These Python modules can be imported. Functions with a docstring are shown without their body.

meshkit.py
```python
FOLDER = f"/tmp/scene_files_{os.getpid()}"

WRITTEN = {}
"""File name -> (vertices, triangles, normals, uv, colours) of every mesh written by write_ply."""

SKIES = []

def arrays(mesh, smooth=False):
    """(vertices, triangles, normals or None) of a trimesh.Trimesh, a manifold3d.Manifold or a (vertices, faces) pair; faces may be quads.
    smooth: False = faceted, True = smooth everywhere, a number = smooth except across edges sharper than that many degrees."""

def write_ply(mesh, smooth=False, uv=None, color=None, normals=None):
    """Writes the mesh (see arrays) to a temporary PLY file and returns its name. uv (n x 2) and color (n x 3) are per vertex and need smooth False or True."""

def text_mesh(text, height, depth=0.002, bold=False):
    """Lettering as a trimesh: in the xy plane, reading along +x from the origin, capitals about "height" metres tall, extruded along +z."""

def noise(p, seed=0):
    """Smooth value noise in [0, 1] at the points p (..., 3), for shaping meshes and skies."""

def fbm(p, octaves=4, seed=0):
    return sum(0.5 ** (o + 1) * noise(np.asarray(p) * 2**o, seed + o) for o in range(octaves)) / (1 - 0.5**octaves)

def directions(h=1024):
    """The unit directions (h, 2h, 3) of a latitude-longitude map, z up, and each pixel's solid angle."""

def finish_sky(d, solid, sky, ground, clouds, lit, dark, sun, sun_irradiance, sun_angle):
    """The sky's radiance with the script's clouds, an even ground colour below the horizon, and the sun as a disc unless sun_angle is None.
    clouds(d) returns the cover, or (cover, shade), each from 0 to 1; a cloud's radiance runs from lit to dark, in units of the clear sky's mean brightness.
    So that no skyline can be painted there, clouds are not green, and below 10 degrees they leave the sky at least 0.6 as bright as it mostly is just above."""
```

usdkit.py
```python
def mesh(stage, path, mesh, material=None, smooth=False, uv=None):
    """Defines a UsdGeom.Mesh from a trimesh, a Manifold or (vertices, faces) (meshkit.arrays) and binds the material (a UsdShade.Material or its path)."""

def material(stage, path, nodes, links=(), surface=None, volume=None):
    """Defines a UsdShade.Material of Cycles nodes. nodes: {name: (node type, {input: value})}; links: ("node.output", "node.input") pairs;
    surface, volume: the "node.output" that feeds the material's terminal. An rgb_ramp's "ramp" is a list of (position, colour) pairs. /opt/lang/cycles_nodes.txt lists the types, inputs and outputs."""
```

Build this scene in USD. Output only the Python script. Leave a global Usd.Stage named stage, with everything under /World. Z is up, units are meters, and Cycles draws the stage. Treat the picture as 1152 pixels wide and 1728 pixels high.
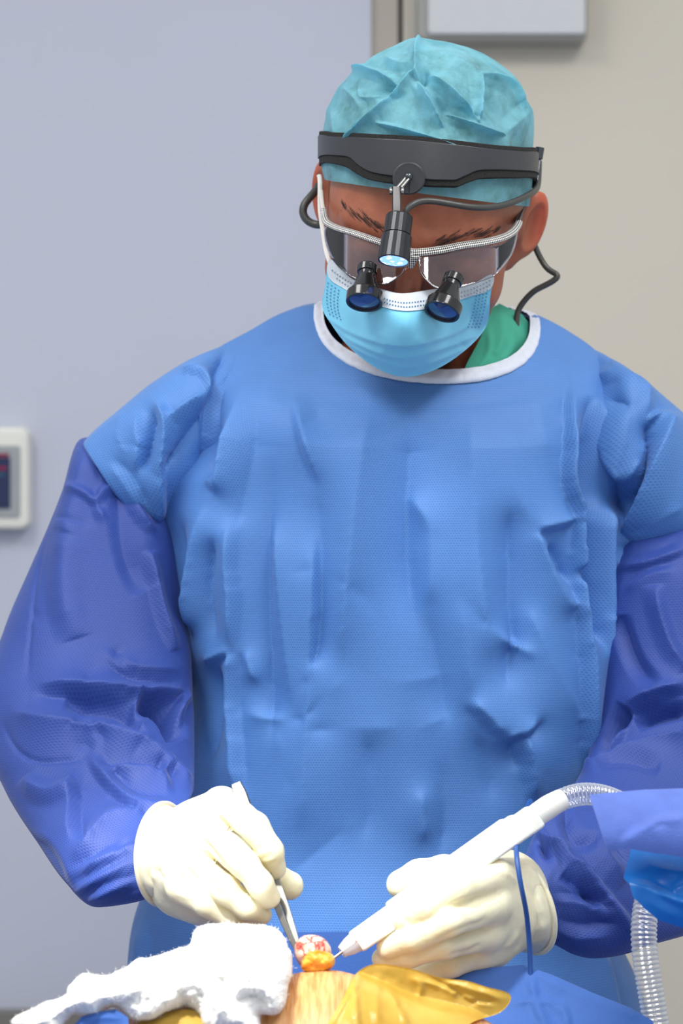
import math, random
import numpy as np, trimesh, usdkit
from meshkit import fbm, noise
from pxr import Usd, UsdGeom, UsdLux, Gf, Sdf, UsdShade, Vt
from scipy.interpolate import PchipInterpolator, CubicSpline
from scipy.spatial import Delaunay, cKDTree
import shapely
from shapely.geometry import Polygon, LineString, Point

stage = Usd.Stage.CreateInMemory()
UsdGeom.SetStageUpAxis(stage, UsdGeom.Tokens.z); UsdGeom.SetStageMetersPerUnit(stage, 1.0)
W = UsdGeom.Xform.Define(stage, '/World')
stage.SetDefaultPrim(W.GetPrim())

# ------------------------------------------------------------------ camera, light, exposure
FPX, DIST, ZC = 4490.0, 2.2, 1.30          # focal length in pixels of the 1152 x 1728 frame, stand-off, height
cam = UsdGeom.Camera.Define(stage, '/World/camera')
cam.CreateHorizontalApertureAttr(24.0); cam.CreateVerticalApertureAttr(36.0)
cam.CreateFocalLengthAttr(24.0 * FPX / 1152)
cam.CreateFStopAttr(7.1); cam.CreateFocusDistanceAttr(2.04)
cam.AddTranslateOp().Set(Gf.Vec3d(0, -DIST, ZC)); cam.AddRotateXOp().Set(90.0)
cam.CreateExposureAttr(0.96)

def light(kind, path, intensity, color, **kw):
    l = getattr(UsdLux, kind).Define(stage, '/World/' + path)
    l.CreateIntensityAttr(intensity); l.CreateColorAttr(Gf.Vec3f(*color))
    return l
def aim(l, pos, target):
    p, t = np.array(pos, float), np.array(target, float)
    f = (t - p) / np.linalg.norm(t - p); up = np.array([0, 1, 0.01]) if abs(f[2]) > .95 else np.array([0, 0, 1.0])
    r = np.cross(f, up); r /= np.linalg.norm(r); u = np.cross(r, f)
    m = Gf.Matrix4d(*[float(x) for x in (*r, 0, *u, 0, *(-f), 0, *p, 1)])
    l.AddTransformOp().Set(m)
sky = light('DomeLight', 'room_ambient', 0.11, (0.93, 0.97, 1.0))
for i, (x, y) in enumerate([(-0.9, -0.9), (0.75, -1.0), (0.0, -2.8)]):
    c = light('RectLight', 'ceiling_panel_light' + (f'_{i:03d}' if i else ''), 6.4, (1.0, 0.98, 0.95))
    c.CreateWidthAttr(0.6); c.CreateHeightAttr(1.2); aim(c, (x, y, 2.75), (x, y, 0))
spot = light('SphereLight', 'operating_light', 760.0, (1.0, 0.97, 0.90))
spot.CreateRadiusAttr(0.05); aim(spot, (-0.50, -1.0, 2.15), (-0.065, -0.26, 0.985))
UsdLux.ShapingAPI.Apply(spot.GetPrim()); sh = UsdLux.ShapingAPI(spot.GetPrim())
sh.CreateShapingConeAngleAttr(9.5); sh.CreateShapingConeSoftnessAttr(0.75)

# ------------------------------------------------------------------ helpers
def P(px, py, y=0.0):
    """The point of the plane at depth y that the photograph shows at pixel (px, py)."""
    px, py, y = np.broadcast_arrays(np.asarray(px, float), np.asarray(py, float), np.asarray(y, float))
    k = (y + DIST) / FPX
    return np.stack([(px - 576) * k, y, ZC - (py - 864) * k], -1)
def pix(v):
    k = FPX / (v[..., 1] + DIST)
    return np.stack([576 + v[..., 0] * k, 864 - (v[..., 2] - ZC) * k], -1)
def lin(r, g, b):
    c = np.array([r, g, b], float) / 255
    return tuple(np.where(c <= .04045, c / 12.92, ((c + .055) / 1.055) ** 2.4))
used = {}
def uname(parent, name):
    k = f'{parent}/{name}'; n = used.get(k, 0); used[k] = n + 1
    return k if n == 0 else f'{k}_{n:03d}'
def tag(prim, label=None, cat=None, group=None, kind=None):
    p = prim.GetPrim() if hasattr(prim, 'GetPrim') else prim
    for k, v in (('label', label), ('category', cat), ('group', group), ('kind', kind)):
        if v: p.SetCustomDataByKey(k, v)
    return p
def thing(name, label, cat, group=None):
    x = UsdGeom.Xform.Define(stage, uname('/World', name))
    return tag(x, label, cat, group)
def obj(name, mesh, mat, parent=None, smooth=40, uv=None, label=None):
    path = uname(str(parent.GetPath()) if parent else '/World', name)
    m = usdkit.mesh(stage, path, mesh, mat, smooth=smooth, uv=uv)
    m.CreateDoubleSidedAttr(True)
    if label: tag(m, label)
    return m.GetPrim()
def struct(name, mesh, mat, smooth=False, label=None):
    return tag(obj(name, mesh, mat, None, smooth), label, None, None, 'structure')

def mat(name, nodes, links=(), surface=None):
    return usdkit.material(stage, '/World/Looks/' + name, nodes, links, surface=surface)
def plain(name, color, rough=.5, **kw):
    """Principled with a little tone variation and fine relief."""
    d = dict(kw); var = d.pop('var', .06); nscale = d.pop('nscale', 60.); bump = d.pop('bump', 0.); bscale = d.pop('bscale', 300.)
    c = np.array(color)
    nodes = {'geo': ('texture_coordinate', {}), 'n': ('noise_texture', {'scale': nscale, 'detail': 4.}),
             'r': ('rgb_ramp', {'ramp': [(.25, tuple(c * (1 - var))), (.75, tuple(np.minimum(c * (1 + var), 1)))]}),
             'p': ('principled_bsdf', {'roughness': rough, **d})}
    links = [('geo.object', 'n.vector'), ('n.fac', 'r.fac'), ('r.color', 'p.base_color')]
    if bump:
        nodes |= {'n2': ('noise_texture', {'scale': bscale, 'detail': 3.}), 'b': ('bump', {'strength': 1., 'distance': bump})}
        links += [('geo.object', 'n2.vector'), ('n2.fac', 'b.height'), ('b.normal', 'p.normal')]
    return mat(name, nodes, links, 'p.BSDF')

def grid_faces(nr, nc, wrap=True):
    i = np.arange(nr - 1)[:, None]; j = np.arange(nc if wrap else nc - 1)[None]
    a = i * nc + j; b = i * nc + (j + 1) % nc
    q = np.stack([a, b, b + nc, a + nc], -1).reshape(-1, 4)
    return np.vstack([q[:, [0, 1, 2]], q[:, [0, 2, 3]]])
def vnormals(v, f):
    n = np.zeros_like(v); fn = np.cross(v[f[:, 1]] - v[f[:, 0]], v[f[:, 2]] - v[f[:, 0]])
    for k in range(3): np.add.at(n, f[:, k], fn)
    return n / np.maximum(np.linalg.norm(n, axis=1, keepdims=True), 1e-12)

def fold_height(p2, strokes, scale=1.0):
    """Relief of cloth folds. A stroke: (points, wl, wr, amp_mm[, soft]); widths in pixels left and right of the direction of travel (image, y down)."""
    out = np.zeros(len(p2))
    for s in strokes:
        pts, wl, wr, amp = np.array(s[0], float), s[1], s[2], s[3]; soft = s[4] if len(s) > 4 else 0.
        t0, t1 = (s[5] if len(s) > 5 else (.22, .22))
        if len(pts) > 2:
            d = np.r_[0, np.cumsum(np.linalg.norm(np.diff(pts, axis=0), axis=1))]
            pts = PchipInterpolator(d, pts)(np.linspace(0, d[-1], max(6, 3 * len(pts))))
        m = max(wl, wr)
        idx = np.nonzero((p2[:, 0] > pts[:, 0].min() - m) & (p2[:, 0] < pts[:, 0].max() + m) & (p2[:, 1] > pts[:, 1].min() - m) & (p2[:, 1] < pts[:, 1].max() + m))[0]
        if not len(idx): continue
        q = p2[idx]; best = np.full(len(idx), 1e9); sgn = np.zeros(len(idx)); par = np.zeros(len(idx))
        L = np.linalg.norm(np.diff(pts, axis=0), axis=1); cum = np.r_[0, np.cumsum(L)]
        for k in range(len(pts) - 1):
            a, e = pts[k], (pts[k + 1] - pts[k]) / max(L[k], 1e-9)
            t = np.clip((q - a) @ e, 0, L[k]); r = q - a - t[:, None] * e
            dd = np.hypot(r[:, 0], r[:, 1]); c = e[0] * (q[:, 1] - a[1]) - e[1] * (q[:, 0] - a[0])
            h = dd < best; best[h] = dd[h]; sgn[h] = np.sign(c[h]); par[h] = (cum[k] + t[h]) / cum[-1]
        w = np.where(sgn > 0, wr, wl)                       # image y is down: positive cross = right-hand side
        t = np.clip(1 - best / w, 0, 1)
        prof = (1 - soft) * t * t * (.55 + .45 * t) + soft * t * t * (3 - 2 * t)
        ends = np.clip(par / max(t0, 1e-6), 0, 1) * np.clip((1 - par) / max(t1, 1e-6), 0, 1)
        out[idx] += amp * 1e-3 * prof * np.sqrt(ends)
    return out * scale

def crease_field(p2, strokes, lam=55., cell=3.0, rnd=0, rnd_amp=1.2, seed=1, blur=.8):
    """Cloth stretched between its creases: the height is fixed along each crease and relaxes between them (a screened membrane), so flanks are taut facets."""
    import scipy.sparse as sp, scipy.sparse.linalg as sl, scipy.ndimage as nd
    lo = p2.min(0) - 12; n = np.ceil((p2.max(0) + 12 - lo) / cell).astype(int) + 1; nx, ny = n
    val = np.zeros((nx, ny)); wgt = np.zeros((nx, ny))
    def draw(pts, amps, w=1.):
        q = (pts - lo) / cell; L = np.r_[0, np.cumsum(np.linalg.norm(np.diff(q, axis=0), axis=1))]
        t = np.linspace(0, L[-1], max(2, int(L[-1] * 2.5))); x = np.rint(np.interp(t, L, q[:, 0])).astype(int); y = np.rint(np.interp(t, L, q[:, 1])).astype(int)
        a = np.interp(t, L, amps); ok = (x >= 0) & (y >= 0) & (x < nx) & (y < ny); x, y, a = x[ok], y[ok], a[ok]
        val[x, y] = a; wgt[x, y] = np.interp(t, L, np.broadcast_to(w, L.shape))[ok]
    rng = np.random.default_rng(seed); full = list(strokes)
    for _ in range(rnd):
        c = lo + rng.random(2) * (p2.max(0) - lo); th = rng.random() * math.pi; l = rng.uniform(25, 90); bend = rng.normal(0, .25)
        e = np.array([math.cos(th), math.sin(th)]); m_ = np.array([-e[1], e[0]])
        full.insert(0, ([c - e * l, c + m_ * l * bend, c + e * l], 39.9, 40, rng.choice([-1, 1]) * rng.uniform(.4, 1.) * rnd_amp, 0, (.4, .4)))
    for comp in (1, 0):
        for st in full:
            pts, wl, wr, amp = np.array(st[0], float), st[1], st[2], st[3]; t0, t1 = st[5] if len(st) > 5 else (.25, .25)
            d = np.r_[0, np.cumsum(np.linalg.norm(np.diff(pts, axis=0), axis=1))]; u = np.linspace(0, 1, 24)
            c = PchipInterpolator(d, pts)(u * d[-1]) if len(pts) > 2 else np.stack([np.interp(u * d[-1], d, pts[:, k]) for k in (0, 1)], 1)
            tp = np.sqrt(np.clip(u / max(t0, 1e-6), 0, 1) * np.clip((1 - u) / max(t1, 1e-6), 0, 1))
            if comp:
                tg = np.gradient(c, axis=0); tg /= np.linalg.norm(tg, axis=1, keepdims=True) + 1e-9; rt = np.stack([-tg[:, 1], tg[:, 0]], 1)
                for w_, sg in ((wl, -1), (wr, 1)):
                    if w_ <= 18: draw(c + sg * rt * max(w_, 5) * 1.1, np.full(24, -.10 * amp), .4 * tp ** 2)
            else: draw(c, amp * (.6 + .4 * tp), (tp ** 4 if st[1] != 39.9 else .05 * tp))
    N = nx * ny; I = np.arange(N).reshape(nx, ny)
    e = np.vstack([np.stack([I[:-1].ravel(), I[1:].ravel()], 1), np.stack([I[:, :-1].ravel(), I[:, 1:].ravel()], 1)])
    A = sp.coo_matrix((-np.ones(2 * len(e)), (np.r_[e[:, 0], e[:, 1]], np.r_[e[:, 1], e[:, 0]])), shape=(N, N)).tocsr()
    wd = wgt.ravel() * 4.; dg = -np.asarray(A.sum(1)).ravel() + (cell / lam) ** 2 + wd
    h, _ = sl.cg(A + sp.diags(dg), wd * val.ravel(), rtol=1e-4, maxiter=400)
    h = nd.gaussian_filter(h.reshape(nx, ny), blur)
    return nd.map_coordinates(h, ((p2 - lo) / cell).T, order=1, mode='nearest') * 1e-3

def displace(v, f, strokes, gain=1.0, noise_amp=0., noise_scale=20., seed=1, front=True, fade=None, wt=None, edge=.05, lam=55., rnd=0, rnd_amp=1.2, blur=.8, cell=3.0):
    n = vnormals(v, f); p2 = pix(v); vis = n[:, 1] < .2
    h = fold_height(p2, [s for s in strokes if len(s) > 4 and s[4] >= .5], gain)
    h[vis] += gain * crease_field(p2[vis], [s for s in strokes if not (len(s) > 4 and s[4] >= .5)], lam, cell, rnd, rnd_amp, seed, blur)
    if front:
        toc = np.array([0, -DIST, ZC]) - v; toc /= np.linalg.norm(toc, axis=1, keepdims=True)
        c = np.clip(((n * toc).sum(1) - edge) / .35, 0, 1); h = h * c
    if wt is not None: h = h * wt
    if fade is not None: h = h * np.clip((np.hypot(*(p2 - np.array(fade)).T) - 25) / 80, 0, 1)
    if noise_amp:
        rg = np.random.default_rng(seed + 7); r2 = np.zeros(len(v))
        for _ in range(14):
            k = rg.normal(0, 1, 3); k *= noise_scale * rg.uniform(1.2, 4.2) / np.linalg.norm(k); r2 += np.sin(v @ k + rg.uniform(0, 6.3)) * .075
        h = h + noise_amp * 1.2 * r2
    if wt is not None: h = h * wt
    return v + n * h[:, None]

def loft(rows, nr=120, nf=120, nb=40, ex=1.0, ey=1.0, cap=(True, True), back=1.0, soft=0):
    """Closed rings through rows ((Lx,Ly),(Rx,Ry), yc, dy[, tilt px (x,y)]) given in pixels: L and R are the ring's outline points, dy its half depth."""
    A = np.array([[*r[0], *r[1], r[2], r[3], *(r[4] if len(r) > 4 else (0, 0))] for r in rows], float)
    mid = (A[:, :2] + A[:, 2:4]) / 2; d = np.r_[0, np.cumsum(np.maximum(np.linalg.norm(np.diff(mid, axis=0), axis=1), 4))]
    B = PchipInterpolator(d, A)(np.linspace(0, d[-1], nr))
    if soft:
        from scipy.ndimage import gaussian_filter1d
        w_ = np.clip((np.arange(nr) - 6) / 30, 0, 1)[:, None]; B = B * (1 - w_) + gaussian_filter1d(B, soft, axis=0, mode='nearest') * w_
    a = np.r_[np.linspace(0, np.pi, nf, endpoint=False), np.linspace(np.pi, 2 * np.pi, nb, endpoint=False)]
    ca, sa = np.cos(a), np.sin(a); cx = np.sign(ca) * np.abs(ca) ** ex; sy = np.sign(sa) * np.abs(sa) ** ey
    m = (B[:, :2] + B[:, 2:4]) / 2; h = (B[:, 2:4] - B[:, :2]) / 2
    p2 = m[:, None] + h[:, None] * cx[None, :, None] + B[:, None, 6:8] * np.where(sy < 0, back * sy, sy)[None, :, None]
    v = P(p2[..., 0], p2[..., 1], B[:, 4][:, None]); v[..., 1] -= B[:, 5][:, None] * sy[None]
    nc = len(a); arc = np.linalg.norm(np.diff(np.concatenate([v, v[:, :1]], 1), axis=1), axis=2)
    u = np.cumsum(arc.mean(0)) - arc.mean(0)[0]; w = np.r_[0, np.cumsum(np.linalg.norm(np.diff(v[:, nf // 2], axis=0), axis=1))]
    uv = np.stack(np.broadcast_arrays(u[None], w[:, None]), -1).reshape(-1, 2)
    V = v.reshape(-1, 3); F = grid_faces(nr, nc)
    for c, r in ((0, 0), (1, nr - 1)):
        if cap[c]:
            V = np.vstack([V, v[r].mean(0)]); uv = np.vstack([uv, uv[r * nc:(r + 1) * nc].mean(0)]); j = np.arange(nc); k = np.full(nc, len(V) - 1)
            t = np.stack([r * nc + j, k, r * nc + (j + 1) % nc], 1); F = np.vstack([F, t if c == 0 else t[:, ::-1]])
    # outward orientation
    if trimesh.Trimesh(V, F, process=False).volume < 0: F = F[:, ::-1]
    return V, F, uv

def tube(pts, r, sides=12, n=None, closed_ends=True, section=None):
    """Tube along a smooth curve of 3-D points; r a number or one per point."""
    p = np.asarray(pts, float); rr = np.broadcast_to(np.asarray(r, float), (len(p),))
    d = np.r_[0, np.cumsum(np.linalg.norm(np.diff(p, axis=0), axis=1))]
    if n:
        t = np.linspace(0, d[-1], n); rr = np.interp(t, d, rr); p = CubicSpline(d, p)(t) if len(p) > 2 else np.stack([np.interp(t, d, p[:, k]) for k in range(3)], 1)
    T = np.gradient(p, axis=0); T /= np.linalg.norm(T, axis=1, keepdims=True)
    ref = np.array([0, 1.0, 0]) if abs(T[0, 1]) < .9 else np.array([1.0, 0, 0]); A = np.zeros_like(p)
    a = ref - T[0] * (ref @ T[0]); a /= np.linalg.norm(a)
    for i in range(len(p)):
        a = a - T[i] * (a @ T[i]); a /= np.linalg.norm(a); A[i] = a
    Bn = np.cross(T, A)
    if section is None:
        g = np.arange(sides) * 2 * np.pi / sides; section = np.stack([np.cos(g), np.sin(g)], 1)
    s = len(section)
    v = p[:, None] + rr[:, None, None] * (section[None, :, :1] * A[:, None] + section[None, :, 1:] * Bn[:, None])
    V = v.reshape(-1, 3); F = grid_faces(len(p), s)
    if closed_ends:
        for r_, flip in ((0, 0), (len(p) - 1, 1)):
            V = np.vstack([V, v[r_].mean(0)]); j = np.arange(s); k = np.full(s, len(V) - 1)
            t = np.stack([r_ * s + j, k, r_ * s + (j + 1) % s], 1); F = np.vstack([F, t[:, ::-1] if flip else t])
    if trimesh.Trimesh(V, F, process=False).volume < 0: F = F[:, ::-1]
    return V, F
def join(*ms):
    V, F, n = [], [], 0
    for m in ms:
        v, f = (np.asarray(m.vertices), np.asarray(m.faces)) if hasattr(m, 'vertices') else m[:2]
        V.append(v); F.append(f + n); n += len(v)
    return np.vstack(V), np.vstack(F)
def frame_of(a, b, up=(0, 0, 1)):
    f = np.array(b, float) - a; f /= np.linalg.norm(f); u = np.array(up, float)
    if abs(f @ u) > .95: u = np.array([0, 1.0, 0])
    r = np.cross(u, f); r /= np.linalg.norm(r); u = np.cross(f, r)
    return np.stack([r, u, f], 1)
def lathe(a, b, prof, sides=48, cap=True):
    """Profile [(t along a..b in metres, radius)] turned about the axis from a towards b."""
    a = np.array(a, float); R = frame_of(a, b); g = np.arange(sides) * 2 * np.pi / sides
    prof = np.array(prof, float)
    v = np.stack([prof[:, 1][:, None] * np.cos(g), prof[:, 1][:, None] * np.sin(g), np.broadcast_to(prof[:, 0][:, None], (len(prof), sides))], -1) @ R.T + a
    V = v.reshape(-1, 3); F = grid_faces(len(prof), sides)
    if cap:
        for r_, flip in ((0, 0), (len(prof) - 1, 1)):
            V = np.vstack([V, v[r_].mean(0)]); j = np.arange(sides); k = np.full(sides, len(V) - 1)
            t = np.stack([r_ * sides + j, k, r_ * sides + (j + 1) % sides], 1); F = np.vstack([F, t[:, ::-1] if flip else t])
    if trimesh.Trimesh(V, F, process=False).volume < 0: F = F[:, ::-1]
    return V, F
def smooth_poly(pts, closed=True, n=200):
    p = np.array(pts, float)
    if closed: p = np.vstack([p, p[:1]])
    d = np.r_[0, np.cumsum(np.linalg.norm(np.diff(p, axis=0), axis=1))]
    t = np.linspace(0, d[-1], n, endpoint=not closed)
    return CubicSpline(d, p, bc_type='periodic' if closed else 'not-a-knot')(t)
def dense(pts, closed=True, step=3.):
    p = np.array(pts, float)
    if closed: p = np.vstack([p, p[:1]])
    out = []
    for a, b in zip(p[:-1], p[1:]):
        k = max(1, int(np.linalg.norm(b - a) / step)); out += [a + (b - a) * i / k for i in range(k)]
    if not closed: out.append(p[-1])
    return np.array(out)
def patch(poly, depth, thick, step=4., both=None):
    """A sheet whose outline in the picture is poly (pixels), lying at depth(p2) and thick metres thick, with sides and back. both: its own depth function of the back."""
    b = dense(poly, True, step); pg = Polygon(b).buffer(0)
    x0, y0, x1, y1 = pg.bounds
    gx, gy = np.meshgrid(np.arange(x0, x1, step), np.arange(y0, y1, step * .87)); gx = gx + (np.arange(gx.shape[0]) % 2)[:, None] * step / 2
    g = np.stack([gx.ravel(), gy.ravel()], 1); g = g[shapely.contains_xy(pg.buffer(-step * .55), g[:, 0], g[:, 1])]
    p2 = np.vstack([b, g]); t = Delaunay(p2).simplices; c = p2[t].mean(1); t = t[shapely.contains_xy(pg, c[:, 0], c[:, 1])]
    e = p2[t]; cr = (e[:, 1, 0] - e[:, 0, 0]) * (e[:, 2, 1] - e[:, 0, 1]) - (e[:, 1, 1] - e[:, 0, 1]) * (e[:, 2, 0] - e[:, 0, 0])
    t = t[np.abs(cr) > 1e-6]; cr = cr[np.abs(cr) > 1e-6]; t[cr < 0] = t[cr < 0][:, ::-1]
    y = depth(p2); yb = both(p2) if both else y + thick
    vf, vb = P(p2[:, 0], p2[:, 1], y), P(p2[:, 0], p2[:, 1], y)
    vb[:, 1] = yb
    n = len(p2); nb = len(b); j = np.arange(nb); k = (j + 1) % nb
    side = np.vstack([np.stack([j, k, k + n], 1), np.stack([j, k + n, j + n], 1)])
    V, F = np.vstack([vf, vb]), np.vstack([t, t[:, ::-1] + n, side])
    m = trimesh.Trimesh(V, F, process=False)
    if (np.cross(V[t[:, 1]] - V[t[:, 0]], V[t[:, 2]] - V[t[:, 0]])[:, 1]).sum() > 0: F = F[:, ::-1]
    return V, F
def edge_dist(poly, p2):
    return shapely.distance(shapely.points(p2), LineString(np.vstack([poly, poly[:1]])))
def puff(poly, yc, dmax, edge, step=4., strokes=(), amp=0., nscale=.03, seed=3, back=.6, power=.5):
    """A rounded solid: outline poly in the picture, bulging dmax towards the viewer over edge pixels."""
    b = dense(poly, True, step)
    def base(p2):
        d = np.clip(edge_dist(b, p2) / edge, 0, 1); return np.clip(1 - (1 - d) ** 2, 0, 1) ** power
    ycf = yc if callable(yc) else (lambda p2: np.full(len(p2), yc))
    def fr(p2):
        h = base(p2); q = np.c_[p2 * nscale, np.zeros(len(p2))]
        return ycf(p2) - dmax * h - fold_height(p2, strokes) * np.sqrt(h) - amp * (fbm(q, 5, seed) - .5) * np.sqrt(h)
    return patch(poly, fr, 0, step, both=lambda p2: ycf(p2) + dmax * back * base(p2) + 1e-4)

def box(x0, x1, y0, y1, z0, z1, r=0.):
    m = trimesh.creation.box([x1 - x0, y1 - y0, z1 - z0]); m.apply_translation([(x0 + x1) / 2, (y0 + y1) / 2, (z0 + z1) / 2])
    return m
def rrect(w, h, r, n=8):
    c = []
    for cx, cy, a0 in ((w / 2 - r, h / 2 - r, 0), (-w / 2 + r, h / 2 - r, 90), (-w / 2 + r, -h / 2 + r, 180), (w / 2 - r, -h / 2 + r, 270)):
        for a in np.radians(np.linspace(a0, a0 + 90, n)): c.append((cx + r * math.cos(a), cy + r * math.sin(a)))
    return np.array(c)
def rounded_slab(cx, cz, w, h, r, yf, yb, bev=.003, hole=None):
    """A plate in the xz plane with rounded corners and a bevelled front edge, front face at yf."""
    o = [rrect(w - 2 * e, h - 2 * e, max(r - e, .0005)) for e in (0, 0, bev * .3, bev)]
    ys = [yb, yf + bev, yf + bev * .3, yf]
    v = np.vstack([np.c_[q[:, 0] + cx, np.full(len(q), y), q[:, 1] + cz] for q, y in zip(o, ys)]); n = len(o[0]); F = grid_faces(4, n)
    V = np.vstack([v, [[cx, yf, cz]], [[cx, yb, cz]]]); j = np.arange(n)
    F = np.vstack([F, np.stack([3 * n + j, 3 * n + (j + 1) % n, np.full(n, 4 * n)], 1), np.stack([(j + 1) % n, j, np.full(n, 4 * n + 1)], 1)])
    if trimesh.Trimesh(V, F, process=False).volume < 0: F = F[:, ::-1]
    return V, F

# signed distance modelling
def smin(a, b, k):
    h = np.clip(.5 + .5 * (b - a) / k, 0, 1); return b + (a - b) * h - k * h * (1 - h)
def smax(a, b, k): return -smin(-a, -b, k)
def s_ell(p, c, r, R=None):
    q = p - np.array(c, np.float32)
    if R is not None: q = q @ np.array(R, np.float32)
    r = np.array(r, np.float32); k0 = np.linalg.norm(q / r, axis=-1); k1 = np.linalg.norm(q / (r * r), axis=-1)
    return k0 * (k0 - 1) / np.maximum(k1, 1e-6)
def s_cap(p, a, b, ra, rb):
    a = np.array(a, np.float32); b = np.array(b, np.float32); e = b - a
    t = np.clip(((p - a) @ e) / float(e @ e), 0, 1)
    return np.linalg.norm(p - a - t[..., None] * e, axis=-1) - (ra + (rb - ra) * t)
def nets(fn, lo, hi, h):
    """Surface nets: the zero surface of fn on a grid of pitch h, as (vertices, triangles)."""
    ax = [np.arange(lo[k], hi[k] + h, h, dtype=np.float32) for k in range(3)]
    g = np.stack(np.meshgrid(*ax, indexing='ij'), -1); d = fn(g.reshape(-1, 3)).reshape(g.shape[:3]).astype(np.float32); ins = d < 0
    n = np.array(d.shape); cs = [(a, b, c) for a in (0, 1) for b in (0, 1) for c in (0, 1)]
    sl = lambda o: tuple(slice(o[k], n[k] - 1 + o[k]) for k in range(3))
    cnt = sum(ins[sl(o)].astype(np.int8) for o in cs); act = (cnt > 0) & (cnt < 8)
    idx = -np.ones(act.shape, np.int64); idx[act] = np.arange(act.sum()); cell = np.argwhere(act)
    acc = np.zeros((len(cell), 3)); num = np.zeros(len(cell))
    for o in cs:
        for k in range(3):
            if o[k]: continue
            o2 = tuple(1 if i == k else o[i] for i in range(3))
            da = d[tuple((cell + o).T)]; db = d[tuple((cell + o2).T)]; x = (da < 0) != (db < 0)
            t = np.where(x, da / np.where(x, da - db, 1), 0)
            pt = np.array(o, float)[None].repeat(len(cell), 0); pt[:, k] += t
            acc[x] += pt[x]; num[x] += 1
    V = (cell + acc / num[:, None]) * h + np.array(lo)
    F = []
    for k in range(3):
        i, j = [(1, 2), (2, 0), (0, 1)][k]
        s1 = [slice(None)] * 3; s2 = [slice(None)] * 3; s1[k] = slice(0, n[k] - 1); s2[k] = slice(1, n[k])
        ed = ins[tuple(s1)] != ins[tuple(s2)]; e = np.argwhere(ed)
        ok = (e[:, i] > 0) & (e[:, j] > 0) & (e[:, i] < n[i] - 1) & (e[:, j] < n[j] - 1); e = e[ok]
        flip = ins[tuple(e.T)]
        def at(di, dj):
            q = e.copy(); q[:, i] += di; q[:, j] += dj; return idx[tuple(q.T)]
        q = np.stack([at(-1, -1), at(0, -1), at(0, 0), at(-1, 0)], 1); q[~flip] = q[~flip][:, ::-1]
        F += [q[:, [0, 1, 2]], q[:, [0, 2, 3]]]
    return V, np.vstack(F)
def relax(v, f, it=2, lam=.5):
    import scipy.sparse as sp
    e = np.vstack([f[:, [0, 1]], f[:, [1, 2]], f[:, [2, 0]]]); e = np.vstack([e, e[:, ::-1]])
    A = sp.coo_matrix((np.ones(len(e)), (e[:, 0], e[:, 1])), shape=(len(v),) * 2).tocsr(); A.data[:] = 1
    deg = np.maximum(np.asarray(A.sum(1)).ravel(), 1)[:, None]
    for _ in range(it):
        v = v + lam * (A @ v / deg - v); v = v - lam * 1.02 * (A @ v / deg - v)
    return v

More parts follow.
